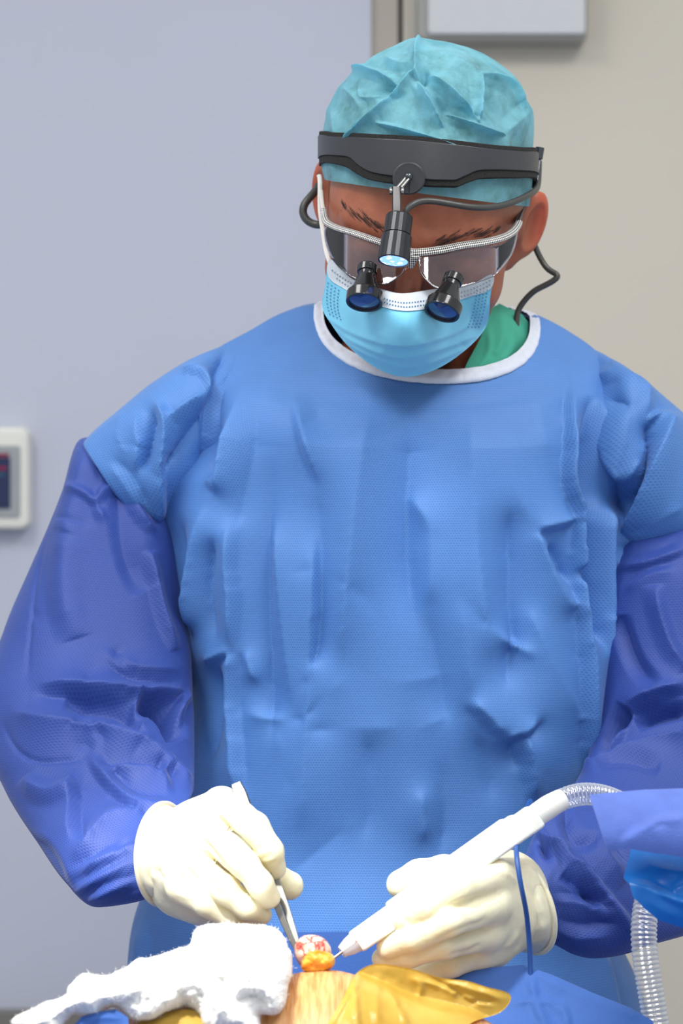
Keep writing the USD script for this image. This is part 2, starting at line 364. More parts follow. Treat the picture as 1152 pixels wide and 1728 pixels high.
#@@ MATERIALS
def cloth(name, color, var=.10, pitch=.00235, dark=.72, bump=.00014, rough=.55, spec=.35, sheen=.15, trans=0., flat=True):
    """Spunbonded nonwoven: hexagonal grid of pressed points (on the mesh's own arc-length coordinates), slight tone variation."""
    c = np.array(color); k = 2 * math.pi / pitch
    N = {'tc': ('uvmap', {'attribute': 'st'}), 'oc': ('texture_coordinate', {}), 'n': ('noise_texture', {'scale': 7., 'detail': 3., 'roughness': .6}),
         'fine': ('noise_texture', {'scale': 900., 'detail': 2.}),
         'ramp': ('rgb_ramp', {'ramp': [(.3, tuple(c * (1 - var))), (.7, tuple(c * (1 + var)))]}), 'p': ('principled_bsdf', {'roughness': rough, 'specular_ior_level': spec, 'sheen_weight': sheen, 'sheen_roughness': .4, 'sheen_tint': (.75, .85, 1.)}),
         'sum1': ('math', {'math_type': 'add'}), 'sum2': ('math', {'math_type': 'add'}), 'mr': ('map_range', {'from_min': -.6, 'from_max': 1.6, 'to_min': 0., 'to_max': 1., 'clamp': True}),
         'dk': ('mix', {'mix_type': 'multiply', 'color2': (dark, dark * 1.04, dark * 1.12)}), 'b': ('bump', {'strength': .8, 'distance': bump}), 'bs': ('math', {'math_type': 'multiply_add', 'value2': .35})}
    Lk = [('tc.UV', f'd{i}.vector1') for i in range(3)] + [('oc.object', 'n.vector'), ('oc.object', 'fine.vector'), ('n.fac', 'ramp.fac')]
    for i, a in enumerate((90, 210, 330)):
        a = math.radians(a)
        N[f'd{i}'] = ('vector_math', {'math_type': 'dot_product', 'vector2': (k * math.cos(a), k * math.sin(a), 0.)}); N[f'c{i}'] = ('math', {'math_type': 'cosine'})
        Lk += [(f'd{i}.value', f'c{i}.value1')]
    Lk += [('c0.value', 'sum1.value1'), ('c1.value', 'sum1.value2'), ('sum1.value', 'sum2.value1'), ('c2.value', 'sum2.value2'), ('sum2.value', 'mr.value'),
           ('ramp.color', 'dk.color1'), ('mr.result', 'dk.fac'), ('dk.color', 'p.base_color'), ('fine.fac', 'bs.value1'), ('mr.result', 'bs.value3'), ('bs.value', 'b.height'), ('b.normal', 'p.normal')]
    N['b'][1]['invert'] = True
    return mat(name, N, Lk, 'p.BSDF')

M = {}
M['gown'] = cloth('gown_fabric', lin(82, 132, 200), pitch=.0020, dark=.76, rough=.56, spec=.4)
M['sleeve'] = cloth('sleeve_fabric', lin(46, 72, 150), pitch=.0021, dark=.8, rough=.56, spec=.4)
M['skirt'] = cloth('skirt_fabric', lin(60, 100, 196), dark=.75)
M['wall_blue'] = plain('wall_blue_paint', lin(187, 191, 207), .6, var=.02, nscale=3.)
M['wall_beige'] = plain('wall_beige_paint', lin(204, 197, 184), .6, var=.02, nscale=3.)
M['trim'] = plain('trim_taupe', lin(176, 168, 158), .5, var=.02)
M['dark_gap'] = plain('shadow_gap_rubber', lin(60, 52, 48), .8)
M['rail'] = plain('rail_grey', lin(120, 118, 112), .5, var=.03)
M['floor'] = plain('floor_vinyl', lin(150, 155, 165), .35, var=.04, nscale=20.)
M['ceiling'] = plain('ceiling_tile', lin(225, 225, 222), .8, var=.02)
M['white_plastic'] = plain('white_plastic', lin(222, 222, 214), .4, var=.01)
M['grey_plastic'] = plain('grey_plastic', lin(150, 156, 160), .4, var=.02)
M['box_face'] = plain('box_face_grey', lin(196, 199, 204), .4, var=.02)
M['box_rim'] = plain('box_rim_grey', lin(150, 150, 146), .45, var=.02)
M['screen'] = mat('screen_dark', {'p': ('principled_bsdf', {'base_color': lin(20, 30, 60), 'roughness': .15, 'emission_color': lin(20, 30, 70), 'emission_strength': .25})}, [], 'p.BSDF')
M['screen_red'] = mat('screen_red_text', {'e': ('emission', {'color': lin(150, 60, 90), 'strength': .35})}, [], 'e.emission')
M['screen_cyan'] = mat('screen_cyan_text', {'e': ('emission', {'color': lin(70, 110, 140), 'strength': .3})}, [], 'e.emission')

# ------------------------------------------------------------------ the room
WY = 1.20
def wp(px, py, y=WY): return P(px, py, y)
xl = wp(626, 0)[0]; xr = wp(672, 0)[0]
struct('wall_left', box(-2.2, xl, WY, WY + .10, 0, 2.8), M['wall_blue'], label='pale blue-grey wall panel behind the surgeon on the left')
struct('trim_1', box(xl + .0, xr, WY + .012, WY + .10, 0, 2.8), M['trim'], label='taupe vertical trim strip between the two wall panels')
struct('trim_2', box(xr, xr + .006, WY + .03, WY + .10, 0, 2.8), M['dark_gap'], label='thin dark joint beside the taupe trim strip')
struct('wall_right', box(xr + .006, 2.2, WY, WY + .10, 0, 2.8), M['wall_beige'], label='warm beige wall panel behind the surgeon on the right')
struct('floor', box(-2.2, 2.2, -4.2, WY + .1, -.05, 0), M['floor'])
rail_z = wp(0, 1702)[2]
struct('trim_3', trimesh.util.concatenate([box(-2.2, xl - .02, WY - .03, WY, rail_z - .15, rail_z)]), M['rail'], label='grey bumper rail low on the pale blue-grey wall')

# wall controller (left edge)
c = thing('wall_control_panel', 'white framed control panel with a small dark screen on the blue-grey wall', 'control panel')
a, b = wp(-110, 720, WY - .03), wp(50, 893, WY - .03); cx, cz = (a[0] + b[0]) / 2, (a[2] + b[2]) / 2; w_, h_ = b[0] - a[0], a[2] - b[2]
obj('housing', rounded_slab(cx, cz, w_, h_, .012, WY - .035, WY, .008), M['white_plastic'], c)
a2, b2 = wp(-100, 752, WY - .036), wp(34, 873, WY - .036)
obj('bezel', rounded_slab((a2[0] + b2[0]) / 2, (a2[2] + b2[2]) / 2, b2[0] - a2[0], a2[2] - b2[2], .004, WY - .038, WY - .034, .001), M['grey_plastic'], c)
a3, b3 = wp(-88, 772, WY - .039), wp(17, 858, WY - .039)
sc = obj('screen', rounded_slab((a3[0] + b3[0]) / 2, (a3[2] + b3[2]) / 2, b3[0] - a3[0], a3[2] - b3[2], .001, WY - .040, WY - .037, .0003), M['screen'], c)
for k, (py, x0, x1, m_) in enumerate([(790, -70, 11, 'screen_red'), (801, -60, 8, 'screen_cyan'), (768, -60, 15, 'screen_red')]):
    q0, q1 = wp(x0, py - 3, WY - .0405), wp(x1, py + 3, WY - .0405)
    obj('readout_line', box(q0[0], q1[0], WY - .0408, WY - .0402, q1[2], q0[2]), M[m_], sc)

# box on the beige wall (top)
c = thing('wall_cabinet', 'pale grey wall box with a darker rim above the surgeon’s head', 'wall box'.replace('’', "'"))
c.SetCustomDataByKey('label', "pale grey wall box with a darker rim above the surgeon's cap")
a, b = wp(703, -200, WY - .06), wp(992, 66, WY - .06)
obj('rim', rounded_slab((a[0] + b[0]) / 2, (a[2] + b[2]) / 2, b[0] - a[0], a[2] - b[2], .008, WY - .055, WY, .006), M['box_rim'], c)
a, b = wp(722, -185, WY - .066), wp(988, 56, WY - .066)
obj('front_panel', rounded_slab((a[0] + b[0]) / 2, (a[2] + b[2]) / 2, b[0] - a[0], a[2] - b[2], .005, WY - .062, WY - .05, .002), M['box_face'], c)

#@@ PERSON
surgeon = thing('person', 'surgeon in blue gown and turquoise cap bending over the operating field with forceps and pencil', 'person')

# gown body
torso_rows = [
 ((545, 522), (893, 538), .085, .082, (0, 112)), ((522, 517), (903, 533), .087, .088, (0, 124)), ((470, 532), (930, 543), .09, .098, (0, 131)), ((420, 558), (962, 560), .092, .106, (0, 130)), ((340, 602), (1018, 600), .095, .116, (0, 108)),
 ((296, 670), (1046, 675), .095, .124, (0, 72)), ((276, 745), (1056, 755), .095, .129, (0, 44)), ((268, 825), (1059, 840), .095, .131, (0, 22)), ((268, 905), (1056, 925), .095, .133, (0, 6)),
 ((277, 985), (1050, 1030), .095, .134), ((298, 1090), (1038, 1140), .095, .134), ((324, 1172), (1012, 1235), .094, .133), ((304, 1240), (990, 1310), .093, .132), ((290, 1330), (985, 1400), .092, .132),
 ((270, 1430), (1000, 1490), .092, .133), ((240, 1510), (1040, 1580), .092, .136), ((219, 1560), (1072, 1640), .092, .140), ((214, 1640), (1090, 1710), .092, .143), ((205, 1760), (1105, 1790), .092, .148), ((185, 2150), (1140, 2150), .095, .16), ((170, 2600), (1170, 2600), .095, .18), ((160, 3000), (1190, 3000), .095, .19)]
def g(s, ox, oy, pts): return [(ox + x / s, oy + y / s) for x, y in pts]
ga = lambda *p: g(2.4, 100, 500, p); gb = lambda *p: g(2.25, 640, 560, p); gc = lambda *p: g(2.88, 300, 900, p); gd = lambda *p: g(2.88, 640, 900, p)
E0 = (.12, .25)
G = [  # (points, wl, wr, amp mm, softness, end tapers): ridges positive, valleys negative
 (ga((930, 40), (915, 150), (925, 260), (960, 450), (1010, 640), (1060, 760)), 90, 12, 10, 0, E0), (ga((1000, 120), (1010, 300), (1060, 520)), 40, 40, -3), (ga((1090, 150), (1110, 300)), 40, 40, 3),
 (ga((840, 262), (770, 310), (730, 400), (690, 540), (655, 790)), 60, 60, 8, 0, (.1, .05)), (ga((700, 160), (630, 340), (628, 500), (605, 735)), 40, 40, -9, 0, (.3, .05)), (ga((800, 330), (790, 560), (740, 800), (700, 960)), 60, 60, -4),
 (ga((605, 738), (650, 790)), 30, 10, 4, 0, (.05, .05)), (ga((480, 300), (560, 302), (605, 345), (615, 420)), 40, 9, 5), (ga((440, 500), (520, 440), (592, 396)), 9, 60, 6, 0, E0), (ga((600, 430), (510, 560), (418, 725)), 40, 40, -9, 0, (.15, .15)),
 (ga((400, 436), (436, 520), (412, 700), (400, 930)), 12, 60, 9, 0, E0), (ga((380, 470), (352, 610), (330, 720)), 30, 30, -7, 0, E0), (ga((320, 470), (330, 600), (305, 720)), 30, 30, 5), (ga((270, 480), (250, 560), (290, 650)), 20, 20, 4), (ga((190, 520), (230, 600), (330, 610)), 20, 20, 3),
 (ga((210, 680), (280, 760), (350, 880)), 12, 20, 4), (ga((690, 200), (740, 140), (790, 130)), 12, 12, 4), (ga((640, 180), (660, 150)), 12, 12, -4), (ga((620, 350), (700, 330), (740, 330)), 20, 20, -3),
 (ga((595, 850), (545, 1080), (520, 1380)), 60, 60, 6), (ga((630, 980), (600, 1200), (640, 1400)), 40, 40, -5), (ga((700, 900), (690, 1050), (706, 1250), (702, 1440)), 14, 60, 7), (ga((480, 900), (480, 1150), (530, 1420)), 40, 40, -5), (ga((600, 1470), (660, 1448), (704, 1420)), 30, 9, 5, 0, E0),
 (ga((702, 1440), (700, 1600), (708, 1728)), 14, 60, 6, 0, (.05, .2)), (ga((760, 1440), (800, 1560)), 20, 20, 3), (ga((640, 1500), (650, 1700)), 30, 30, -5),
 (ga((860, 900), (900, 1300), (960, 1700)), 70, 70, 3), (ga((1040, 800), (1060, 1200), (1000, 1600)), 70, 70, -3),
 (gc((270, 600), (262, 800), (275, 1000), (290, 1280)), 14, 60, 6, 0, (.05, .2)), (gc((170, 700), (200, 900), (160, 1100)), 30, 30, -4), (gc((330, 870), (480, 900), (640, 900)), 40, 40, 2), (gc((620, 900), (720, 790), (830, 700)), 50, 50, 3), (gc((640, 960), (800, 950), (1070, 945)), 40, 20, 1.2), (gc((480, 960), (560, 1250)), 50, 50, 3), (gc((920, 1000), (930, 1300), (900, 1500)), 60, 60, -4), (gc((560, 1640), (860, 1400)), 50, 50, -2),
 (gb((480, 180), (500, 400), (510, 580), (590, 750)), 60, 60, 4), (gb((730, 60), (715, 180), (695, 330)), 30, 30, -8, 0, E0), (gb((620, 100), (610, 300), (640, 480)), 50, 50, 4),
 (gb((745, 150), (730, 300), (716, 440), (708, 580), (745, 640), (757, 1000), (770, 1300), (766, 1650)), 60, 9, 10, 0, (.06, .06)), (gb((800, 255), (800, 560), (808, 1000), (835, 1230)), 30, 30, -11, 0, (.06, .2)), (gb((748, 244), (790, 232), (830, 256)), 9, 20, 5, 0, E0),
 (gb((826, 256), (880, 450), (935, 552)), 60, 60, 9, 0, (.1, .04)), (gb((900, 540), (936, 556), (990, 480)), 30, 9, 5), (gb((862, 660), (856, 1000), (850, 1260)), 30, 30, 8, 0, (.1, .15)), (gb((938, 660), (910, 900), (896, 1250), (795, 1690)), 30, 9, 8, 0, (.1, .05)),
 (gb((1040, 320), (990, 560), (930, 690)), 30, 30, -12, 0, (.05, .1)), (gb((1030, 340), (1060, 318), (1096, 330)), 9, 20, 5, 0, E0), (gb((1094, 326), (1000, 600), (940, 860)), 60, 14, 10, 0, (.05, .1)), (gb((920, 180), (985, 196), (1014, 320)), 30, 30, 6), (gb((830, 170), (900, 150)), 16, 16, 3), (gb((870, 260), (960, 270)), 30, 30, -3),
 (gb((990, 740), (1060, 700), (1152, 650)), 30, 30, 6), (gb((1000, 900), (1060, 860), (1152, 820)), 30, 30, -5), (gb((860, 40), (960, 180)), 30, 30, 4), (gb((1020, 130), (1110, 260)), 30, 30, 4),
 (gb((596, 745), (670, 730), (745, 698)), 40, 9, 7, 0, E0), (gb((590, 760), (690, 1000), (724, 1055)), 16, 60, 7, 0, (.08, .08)), (gb((724, 1055), (750, 980), (755, 900)), 20, 20, 4), (gb((640, 800), (720, 960)), 40, 40, -6),
 (gb((110, 620), (190, 780), (190, 1040)), 60, 60, 4), (gb((200, 760), (290, 920), (310, 1020)), 50, 20, 4), (gb((300, 1000), (330, 1250), (345, 1400)), 60, 60, 4), (gb((310, 1010), (450, 1150), (600, 1240)), 40, 60, 4), (gb((560, 1050), (640, 1250), (760, 1480)), 50, 50, 4), (gb((470, 900), (500, 1100), (480, 1350)), 60, 60, -5), (gb((170, 1060), (230, 1300), (260, 1500)), 50, 50, -4),
 (gd((450, 820), (600, 980)), 60, 12, 7, 0, E0), (gd((600, 980), (690, 950), (745, 885)), 40, 12, 7, 0, E0), (gd((690, 960), (715, 1120), (735, 1300)), 40, 12, 7, 0, E0), (gd((480, 1000), (540, 1150), (560, 1300)), 40, 40, -5), (gd((640, 1010), (680, 1150)), 30, 30, -5), (gd((790, 1150), (770, 1280)), 20, 30, 4), (gd((290, 1100), (320, 1400), (300, 1560)), 60, 60, -4), (gd((200, 1250), (220, 1500)), 60, 60, 3),
 ([(630, 655), (596, 880), (575, 1120)], 60, 60, 6), ([(700, 690), (688, 900), (706, 1080)], 60, 60, -6), ([(792, 660), (800, 900), (828, 1120)], 60, 60, 6), ([(455, 760), (450, 950), (462, 1250)], 60, 60, -6), ([(530, 900), (524, 1150), (505, 1400)], 60, 60, 5), ([(860, 860), (862, 1000), (880, 1120)], 50, 50, -5),
 ([(1010, 1600), (1022, 1660), (1034, 1728)], 14, 24, 5), ([(240, 1560), (238, 1700)], 14, 20, 4)]
v, f, uv = loft(torso_rows, 560, 330, 60, .88, .80, (False, True), .22, 9)
def planar(v):
    c = v[:, 0] - .035; yf = -.04; return np.stack([v[:, 0] + np.sign(c) * (v[:, 1] - yf) * .8 * np.clip((np.abs(c) - .03) / .08, 0, 1), v[:, 2]], 1)
TW_ = dict(lam=130., rnd=40, rnd_amp=.8, blur=.6)
uv = planar(v); v = displace(v, f, G, 1.9, .005, 16., 5, wt=np.r_[np.repeat(np.clip((np.arange(560) - 4) / 40, 0, 1), 390), 0.], **TW_)
gown = obj('gown', (v, f), M['gown'], surgeon, True, uv)
gown_mesh = trimesh.Trimesh(v, f, process=False)
for rows in ([((470, 570), (500, 690), .15, .04), ((410, 578), (440, 760), .125, .07), ((330, 605), (360, 830), .096, .088), ((262, 646), (302, 872), .095, .086), ((200, 694), (276, 900), .098, .080), ((156, 730), (262, 898), .10, .073), ((142, 746), (254, 884), .10, .069)],
             [((960, 575), (930, 690), .15, .04), ((1005, 592), (972, 770), .125, .07), ((1060, 626), (1020, 850), .096, .090), ((1115, 670), (1048, 900), .095, .092), ((1165, 715), (1062, 940), .098, .088), ((1215, 768), (1068, 962), .10, .082), ((1240, 800), (1078, 960), .10, .078)]):
    v, f, uv = loft(rows, 220, 260, 60, .95, .9)
    uv = np.stack([v[:, 0], v[:, 2] + v[:, 1] * .3], 1); v = displace(v, f, G, 1.6, .004, 16., 6, lam=90., rnd=10, rnd_amp=1.0, blur=.6)
    obj('shoulder', (v, f), M['gown'], gown, True, uv)

left_rows = [((178, 738), (300, 800), .10, .045), ((140, 742), (250, 830), .10, .055), ((105, 830), (300, 880), .085, .066), ((50, 958), (312, 980), .07, .072), ((4, 1062), (325, 1085), .05, .074), ((-26, 1165), (326, 1172), .02, .075),
 ((-22, 1250), (330, 1222), -.01, .078), ((8, 1330), (334, 1285), -.05, .074), ((60, 1415), (330, 1330), -.10, .066), ((112, 1490), (308, 1362), -.145, .056), ((165, 1530), (285, 1375), -.165, .044), ((214, 1524), (274, 1396), -.178, .034), ((250, 1514), (280, 1405), -.19, .029)]
SL = [
 ([(80, 890), (56, 1000), (46, 1156)], 4, 4, -2.), ([(64, 1158), (152, 1166), (230, 1172), (318, 1170)], 60, 16, 11, .2), ([(20, 1200), (80, 1225), (160, 1236), (230, 1256), (312, 1292)], 26, 20, 11, .3), ([(110, 1190), (190, 1200), (240, 1225)], 22, 22, -8, .7),
 ([(232, 1186), (275, 1205), (298, 1250)], 26, 26, -20, .6), ([(318, 1172), (300, 1210), (306, 1240)], 10, 12, 8), ([(196, 1110), (230, 1132), (300, 1135)], 26, 18, 6, .2), ([(180, 1095), (185, 1120), (215, 1140)], 14, 20, 5), ([(228, 1180), (226, 1210), (250, 1240)], 20, 8, 5),
 ([(5, 1215), (30, 1265), (66, 1283), (152, 1273)], 5, 5, -2.5), ([(152, 1274), (187, 1327), (234, 1360), (300, 1366)], 18, 10, 7, .2), ([(120, 1245), (140, 1240), (170, 1262)], 10, 14, 5), ([(169, 1302), (243, 1305), (276, 1318), (283, 1345)], 12, 22, 8, .2), ([(283, 1282), (276, 1318)], 12, 12, 6), ([(240, 1275), (300, 1300), (322, 1330)], 14, 22, 7, .3),
 ([(128, 1458), (160, 1415), (191, 1383), (266, 1370)], 20, 26, 8, .2), ([(139, 1478), (208, 1436), (250, 1412)], 14, 20, 7, .2), ([(130, 1503), (195, 1470), (245, 1446)], 12, 20, 6, .3), ([(150, 1520), (200, 1495), (250, 1480)], 10, 14, 5, .3), ([(200, 1440), (225, 1420), (245, 1432)], 8, 8, -5, .4),
 ([(40, 1310), (90, 1340), (130, 1330)], 30, 30, 5, .7), ([(120, 1300), (118, 1380), (130, 1440)], 18, 30, 6, .4), ([(60, 1400), (100, 1430), (130, 1500)], 20, 14, 4, .4),
 ([(107, 824), (150, 836), (160, 846), (180, 824), (222, 820)], 10, 10, 4), ([(160, 846), (178, 880)], 8, 14, 3), ([(222, 830), (232, 860), (262, 900)], 12, 12, 5), ([(150, 760), (140, 800), (110, 900)], 30, 40, 4, .8), ([(200, 800), (205, 900), (240, 1000)], 40, 30, -5, .8), ([(120, 880), (110, 980), (130, 1080)], 40, 40, 5, 1.), ([(250, 930), (262, 1010), (290, 1100)], 22, 14, 6, .5)]
v, f, uv = loft(left_rows, 300, 200, 60, .9, .9)
v = displace(v, f, SL, 1.5, .004, 14., 9, fade=(262, 1455), lam=80., rnd=20, rnd_amp=1.4, blur=.55)
obj('sleeve', (v, f), M['sleeve'], gown, True, uv)
right_rows = [((1075, 872), (1228, 838), .10, .05), ((1012, 930), (1275, 900), .08, .068), ((992, 1030), (1325, 1000), .07, .076), ((995, 1140), (1345, 1130), .055, .076), ((1000, 1235), (1355, 1290), .02, .074), ((978, 1305), (1320, 1440), -.04, .074),
 ((952, 1345), (1225, 1545), -.095, .066), ((925, 1380), (1095, 1592), -.145, .056), ((900, 1415), (1000, 1608), -.172, .044), ((882, 1455), (930, 1588), -.185, .034), ((872, 1465), (900, 1582), -.195, .029)]
SR = [
 ([(1060, 1196), (1034, 1236), (996, 1304)], 16, 26, -18, .5), ([(1056, 1194), (1105, 1171), (1160, 1156)], 60, 14, 10, .2), ([(1070, 1215), (1120, 1200), (1160, 1196)], 20, 22, -12, .6), ([(988, 1310), (1075, 1272), (1160, 1246)], 12, 70, 14, .2, (.05, .1)), ([(1052, 1215), (1040, 1250), (1020, 1290)], 8, 12, 8),
 ([(1050, 960), (1100, 950), (1160, 925)], 16, 8, 5), ([(1060, 1000), (1110, 970), (1140, 965)], 12, 20, 5), ([(1110, 990), (1130, 1080), (1160, 1130)], 18, 30, 5, .5), ([(1050, 1040), (1070, 1110), (1110, 1160)], 22, 22, -6, .7), ([(1010, 1310), (1060, 1300), (1110, 1310)], 24, 18, -5, .6),
 ([(907, 1403), (940, 1375), (985, 1352)], 10, 26, 8, .2), ([(909, 1406), (925, 1425), (946, 1434), (955, 1478)], 10, 14, 8, .2), ([(912, 1417), (920, 1440), (930, 1450)], 12, 10, -9, .4), ([(938, 1434), (975, 1476), (1018, 1526), (1074, 1584)], 18, 40, 11, .2), ([(945, 1480), (975, 1500), (1000, 1530)], 26, 16, -8, .5), ([(930, 1520), (985, 1528), (1010, 1545)], 12, 20, 6, .3),
 ([(930, 1560), (970, 1572), (1030, 1570)], 14, 20, 6, .4), ([(1000, 1380), (1010, 1440), (1050, 1490)], 30, 36, 6, .6), ([(1030, 1400), (1060, 1440), (1100, 1470)], 22, 22, -6, .6), ([(950, 1375), (965, 1410), (1000, 1430)], 14, 22, -6, .5)]
v, f, uv = loft(right_rows, 300, 200, 60, .9, .9)
v = displace(v, f, SR, 1.5, .004, 14., 11, fade=(885, 1525), lam=80., rnd=16, rnd_amp=1.4, blur=.55)
obj('sleeve', (v, f), M['sleeve'], gown, True, uv)
from scipy.interpolate import RBFInterpolator
M['binding'] = plain('white_binding_tape', lin(206, 212, 226), .7, var=.05, nscale=200., bump=.0003, bscale=500.)
M['scrub'] = plain('scrub_cotton_teal', lin(60, 158, 134), .85, var=.08, nscale=40., bump=.0002, bscale=1500.)
def skin_mat(name, base, red):
    return mat(name, {'tc': ('texture_coordinate', {}), 'n': ('noise_texture', {'scale': 28., 'detail': 5., 'roughness': .65}), 'r': ('rgb_ramp', {'ramp': [(.3, red), (.7, base)]}),
        'sx': ('separate_xyz', {}), 'dx': ('math', {'math_type': 'subtract', 'value2': float(P(719, 350, .016)[0])}), 'ab': ('math', {'math_type': 'absolute'}), 'er': ('map_range', {'from_min': .083, 'from_max': .096, 'to_min': 0., 'to_max': .6, 'clamp': True}), 'em': ('mix', {'color2': lin(196, 84, 56)}),
        'n2': ('voronoi_texture', {'scale': 1400.}), 'b': ('bump', {'strength': .5, 'distance': .0002}),
        'p': ('principled_bsdf', {'roughness': .46, 'subsurface_weight': .12, 'subsurface_radius': (1., .3, .15), 'subsurface_scale': .004, 'specular_ior_level': .5})},
        [('tc.object', 'n.vector'), ('tc.object', 'n2.vector'), ('n.fac', 'r.fac'), ('tc.object', 'sx.vector'), ('sx.x', 'dx.value1'), ('dx.value', 'ab.value1'), ('ab.value', 'er.value'), ('er.result', 'em.fac'), ('r.color', 'em.color1'), ('em.color', 'p.base_color'), ('n2.distance', 'b.height'), ('b.normal', 'p.normal')], 'p.BSDF')
M['skin'] = skin_mat('brown_skin', lin(174, 104, 76), lin(142, 78, 54))
M['hair'] = plain('black_hair', lin(30, 26, 25), .6, var=.3, nscale=300.)
def cap_mat():
    c = np.array(lin(150, 226, 248))
    return mat('cap_nonwoven', {'tc': ('texture_coordinate', {}), 'n': ('noise_texture', {'scale': 34., 'detail': 6., 'roughness': .7}), 'w': ('noise_texture', {'scale': 1100., 'detail': 2.}),
        'r': ('rgb_ramp', {'ramp': [(.3, tuple(c * .8)), (.7, tuple(np.minimum(c * 1.15, .95)))]}), 'b': ('bump', {'strength': .7, 'distance': .0004}),
        'p': ('principled_bsdf', {'roughness': .5, 'specular_ior_level': .4, 'sheen_weight': .2}), 'tl': ('translucent_bsdf', {'color': lin(130, 212, 238)}), 'tr': ('transparent_bsdf', {'color': lin(170, 225, 240)}),
        'm1': ('mix_closure', {'fac': .38}), 'm2': ('mix_closure', {}), 'mr': ('map_range', {'from_min': .35, 'from_max': .65, 'to_min': .02, 'to_max': .58, 'clamp': True})},
        [('tc.object', 'n.vector'), ('tc.object', 'w.vector'), ('n.fac', 'r.fac'), ('r.color', 'p.base_color'), ('w.fac', 'b.height'), ('b.normal', 'p.normal'), ('p.BSDF', 'm1.closure1'), ('tl.BSDF', 'm1.closure2'),
         ('n.fac', 'mr.value'), ('mr.result', 'm2.fac'), ('m1.closure', 'm2.closure1'), ('tr.BSDF', 'm2.closure2')], 'm2.closure')
M['cap'] = cap_mat()
M['mask'] = plain('mask_blue_nonwoven', lin(118, 200, 232), .6, var=.05, nscale=50., bump=.0001, bscale=900., sheen_weight=.2)
M['mask_white'] = plain('mask_white_edge', lin(205, 214, 222), .65, var=.04, nscale=60., bump=.0001, bscale=900.)
M['mask_dot'] = plain('mask_emboss_blue', lin(70, 120, 165), .6)
M['mask_dot_grey'] = plain('mask_emboss_grey', lin(150, 165, 180), .6)
M['loop'] = plain('ear_loop_white', lin(222, 220, 216), .6)
M['band'] = plain('headband_grey_plastic', lin(52, 54, 59), .38, var=.05, nscale=30., bump=.00008, bscale=1500.)
M['foam'] = plain('black_foam', lin(34, 33, 33), .95, var=.35, nscale=500., bump=.0006, bscale=900.)
M['black'] = plain('black_anodised', lin(40, 40, 42), .2, var=.08, nscale=40., metallic=.35, coat_weight=.4)
M['gunmetal'] = plain('gunmetal', lin(84, 88, 94), .25, var=.1, nscale=60., metallic=.85)
M['housing'] = plain('housing_dark', lin(58, 60, 64), .3, metallic=.7)
M['steel'] = plain('polished_steel', lin(165, 164, 160), .28, var=.06, nscale=50., metallic=1.)
M['cable'] = plain('dark_cable', lin(62, 62, 60), .4, var=.05)
M['led'] = mat('headlight_led', {'tc': ('texture_coordinate', {}), 'v': ('voronoi_texture', {'scale': 220.}), 'r': ('rgb_ramp', {'ramp': [(.0, (.9, .95, 1.)), (.45, (.14, .28, 1.))]}), 'e': ('emission', {'strength': 1.5})},
    [('tc.object', 'v.vector'), ('v.distance', 'r.fac'), ('r.color', 'e.color')], 'e.emission')
M['tele_lens'] = mat('coated_lens', {'p': ('principled_bsdf', {'base_color': lin(52, 78, 130), 'roughness': .05, 'metallic': .5, 'coat_weight': 1.})}, [], 'p.BSDF')
M['clear'] = mat('clear_lens', {'f': ('fresnel', {'IOR': 1.75}), 't': ('transparent_bsdf', {'color': (.86, .85, .87)}), 'g': ('glossy_bsdf', {'roughness': .04, 'color': (.9, .9, .95)}), 'm': ('mix_closure', {})},
    [('f.fac', 'm.fac'), ('t.BSDF', 'm.closure1'), ('g.BSDF', 'm.closure2')], 'm.closure')
M['weave'] = mat('black_white_weave', {'uv': ('uvmap', {'attribute': 'st'}), 'mp': ('mapping', {'scale': (900., 900., 900.), 'rotation': (0., 0., .785)}), 'c': ('checker_texture', {'scale': 1., 'color1': lin(225, 225, 222), 'color2': lin(28, 28, 30)}), 'p': ('principled_bsdf', {'roughness': .3})},
    [('uv.UV', 'mp.vector'), ('mp.vector', 'c.vector'), ('c.color', 'p.base_color')], 'p.BSDF')

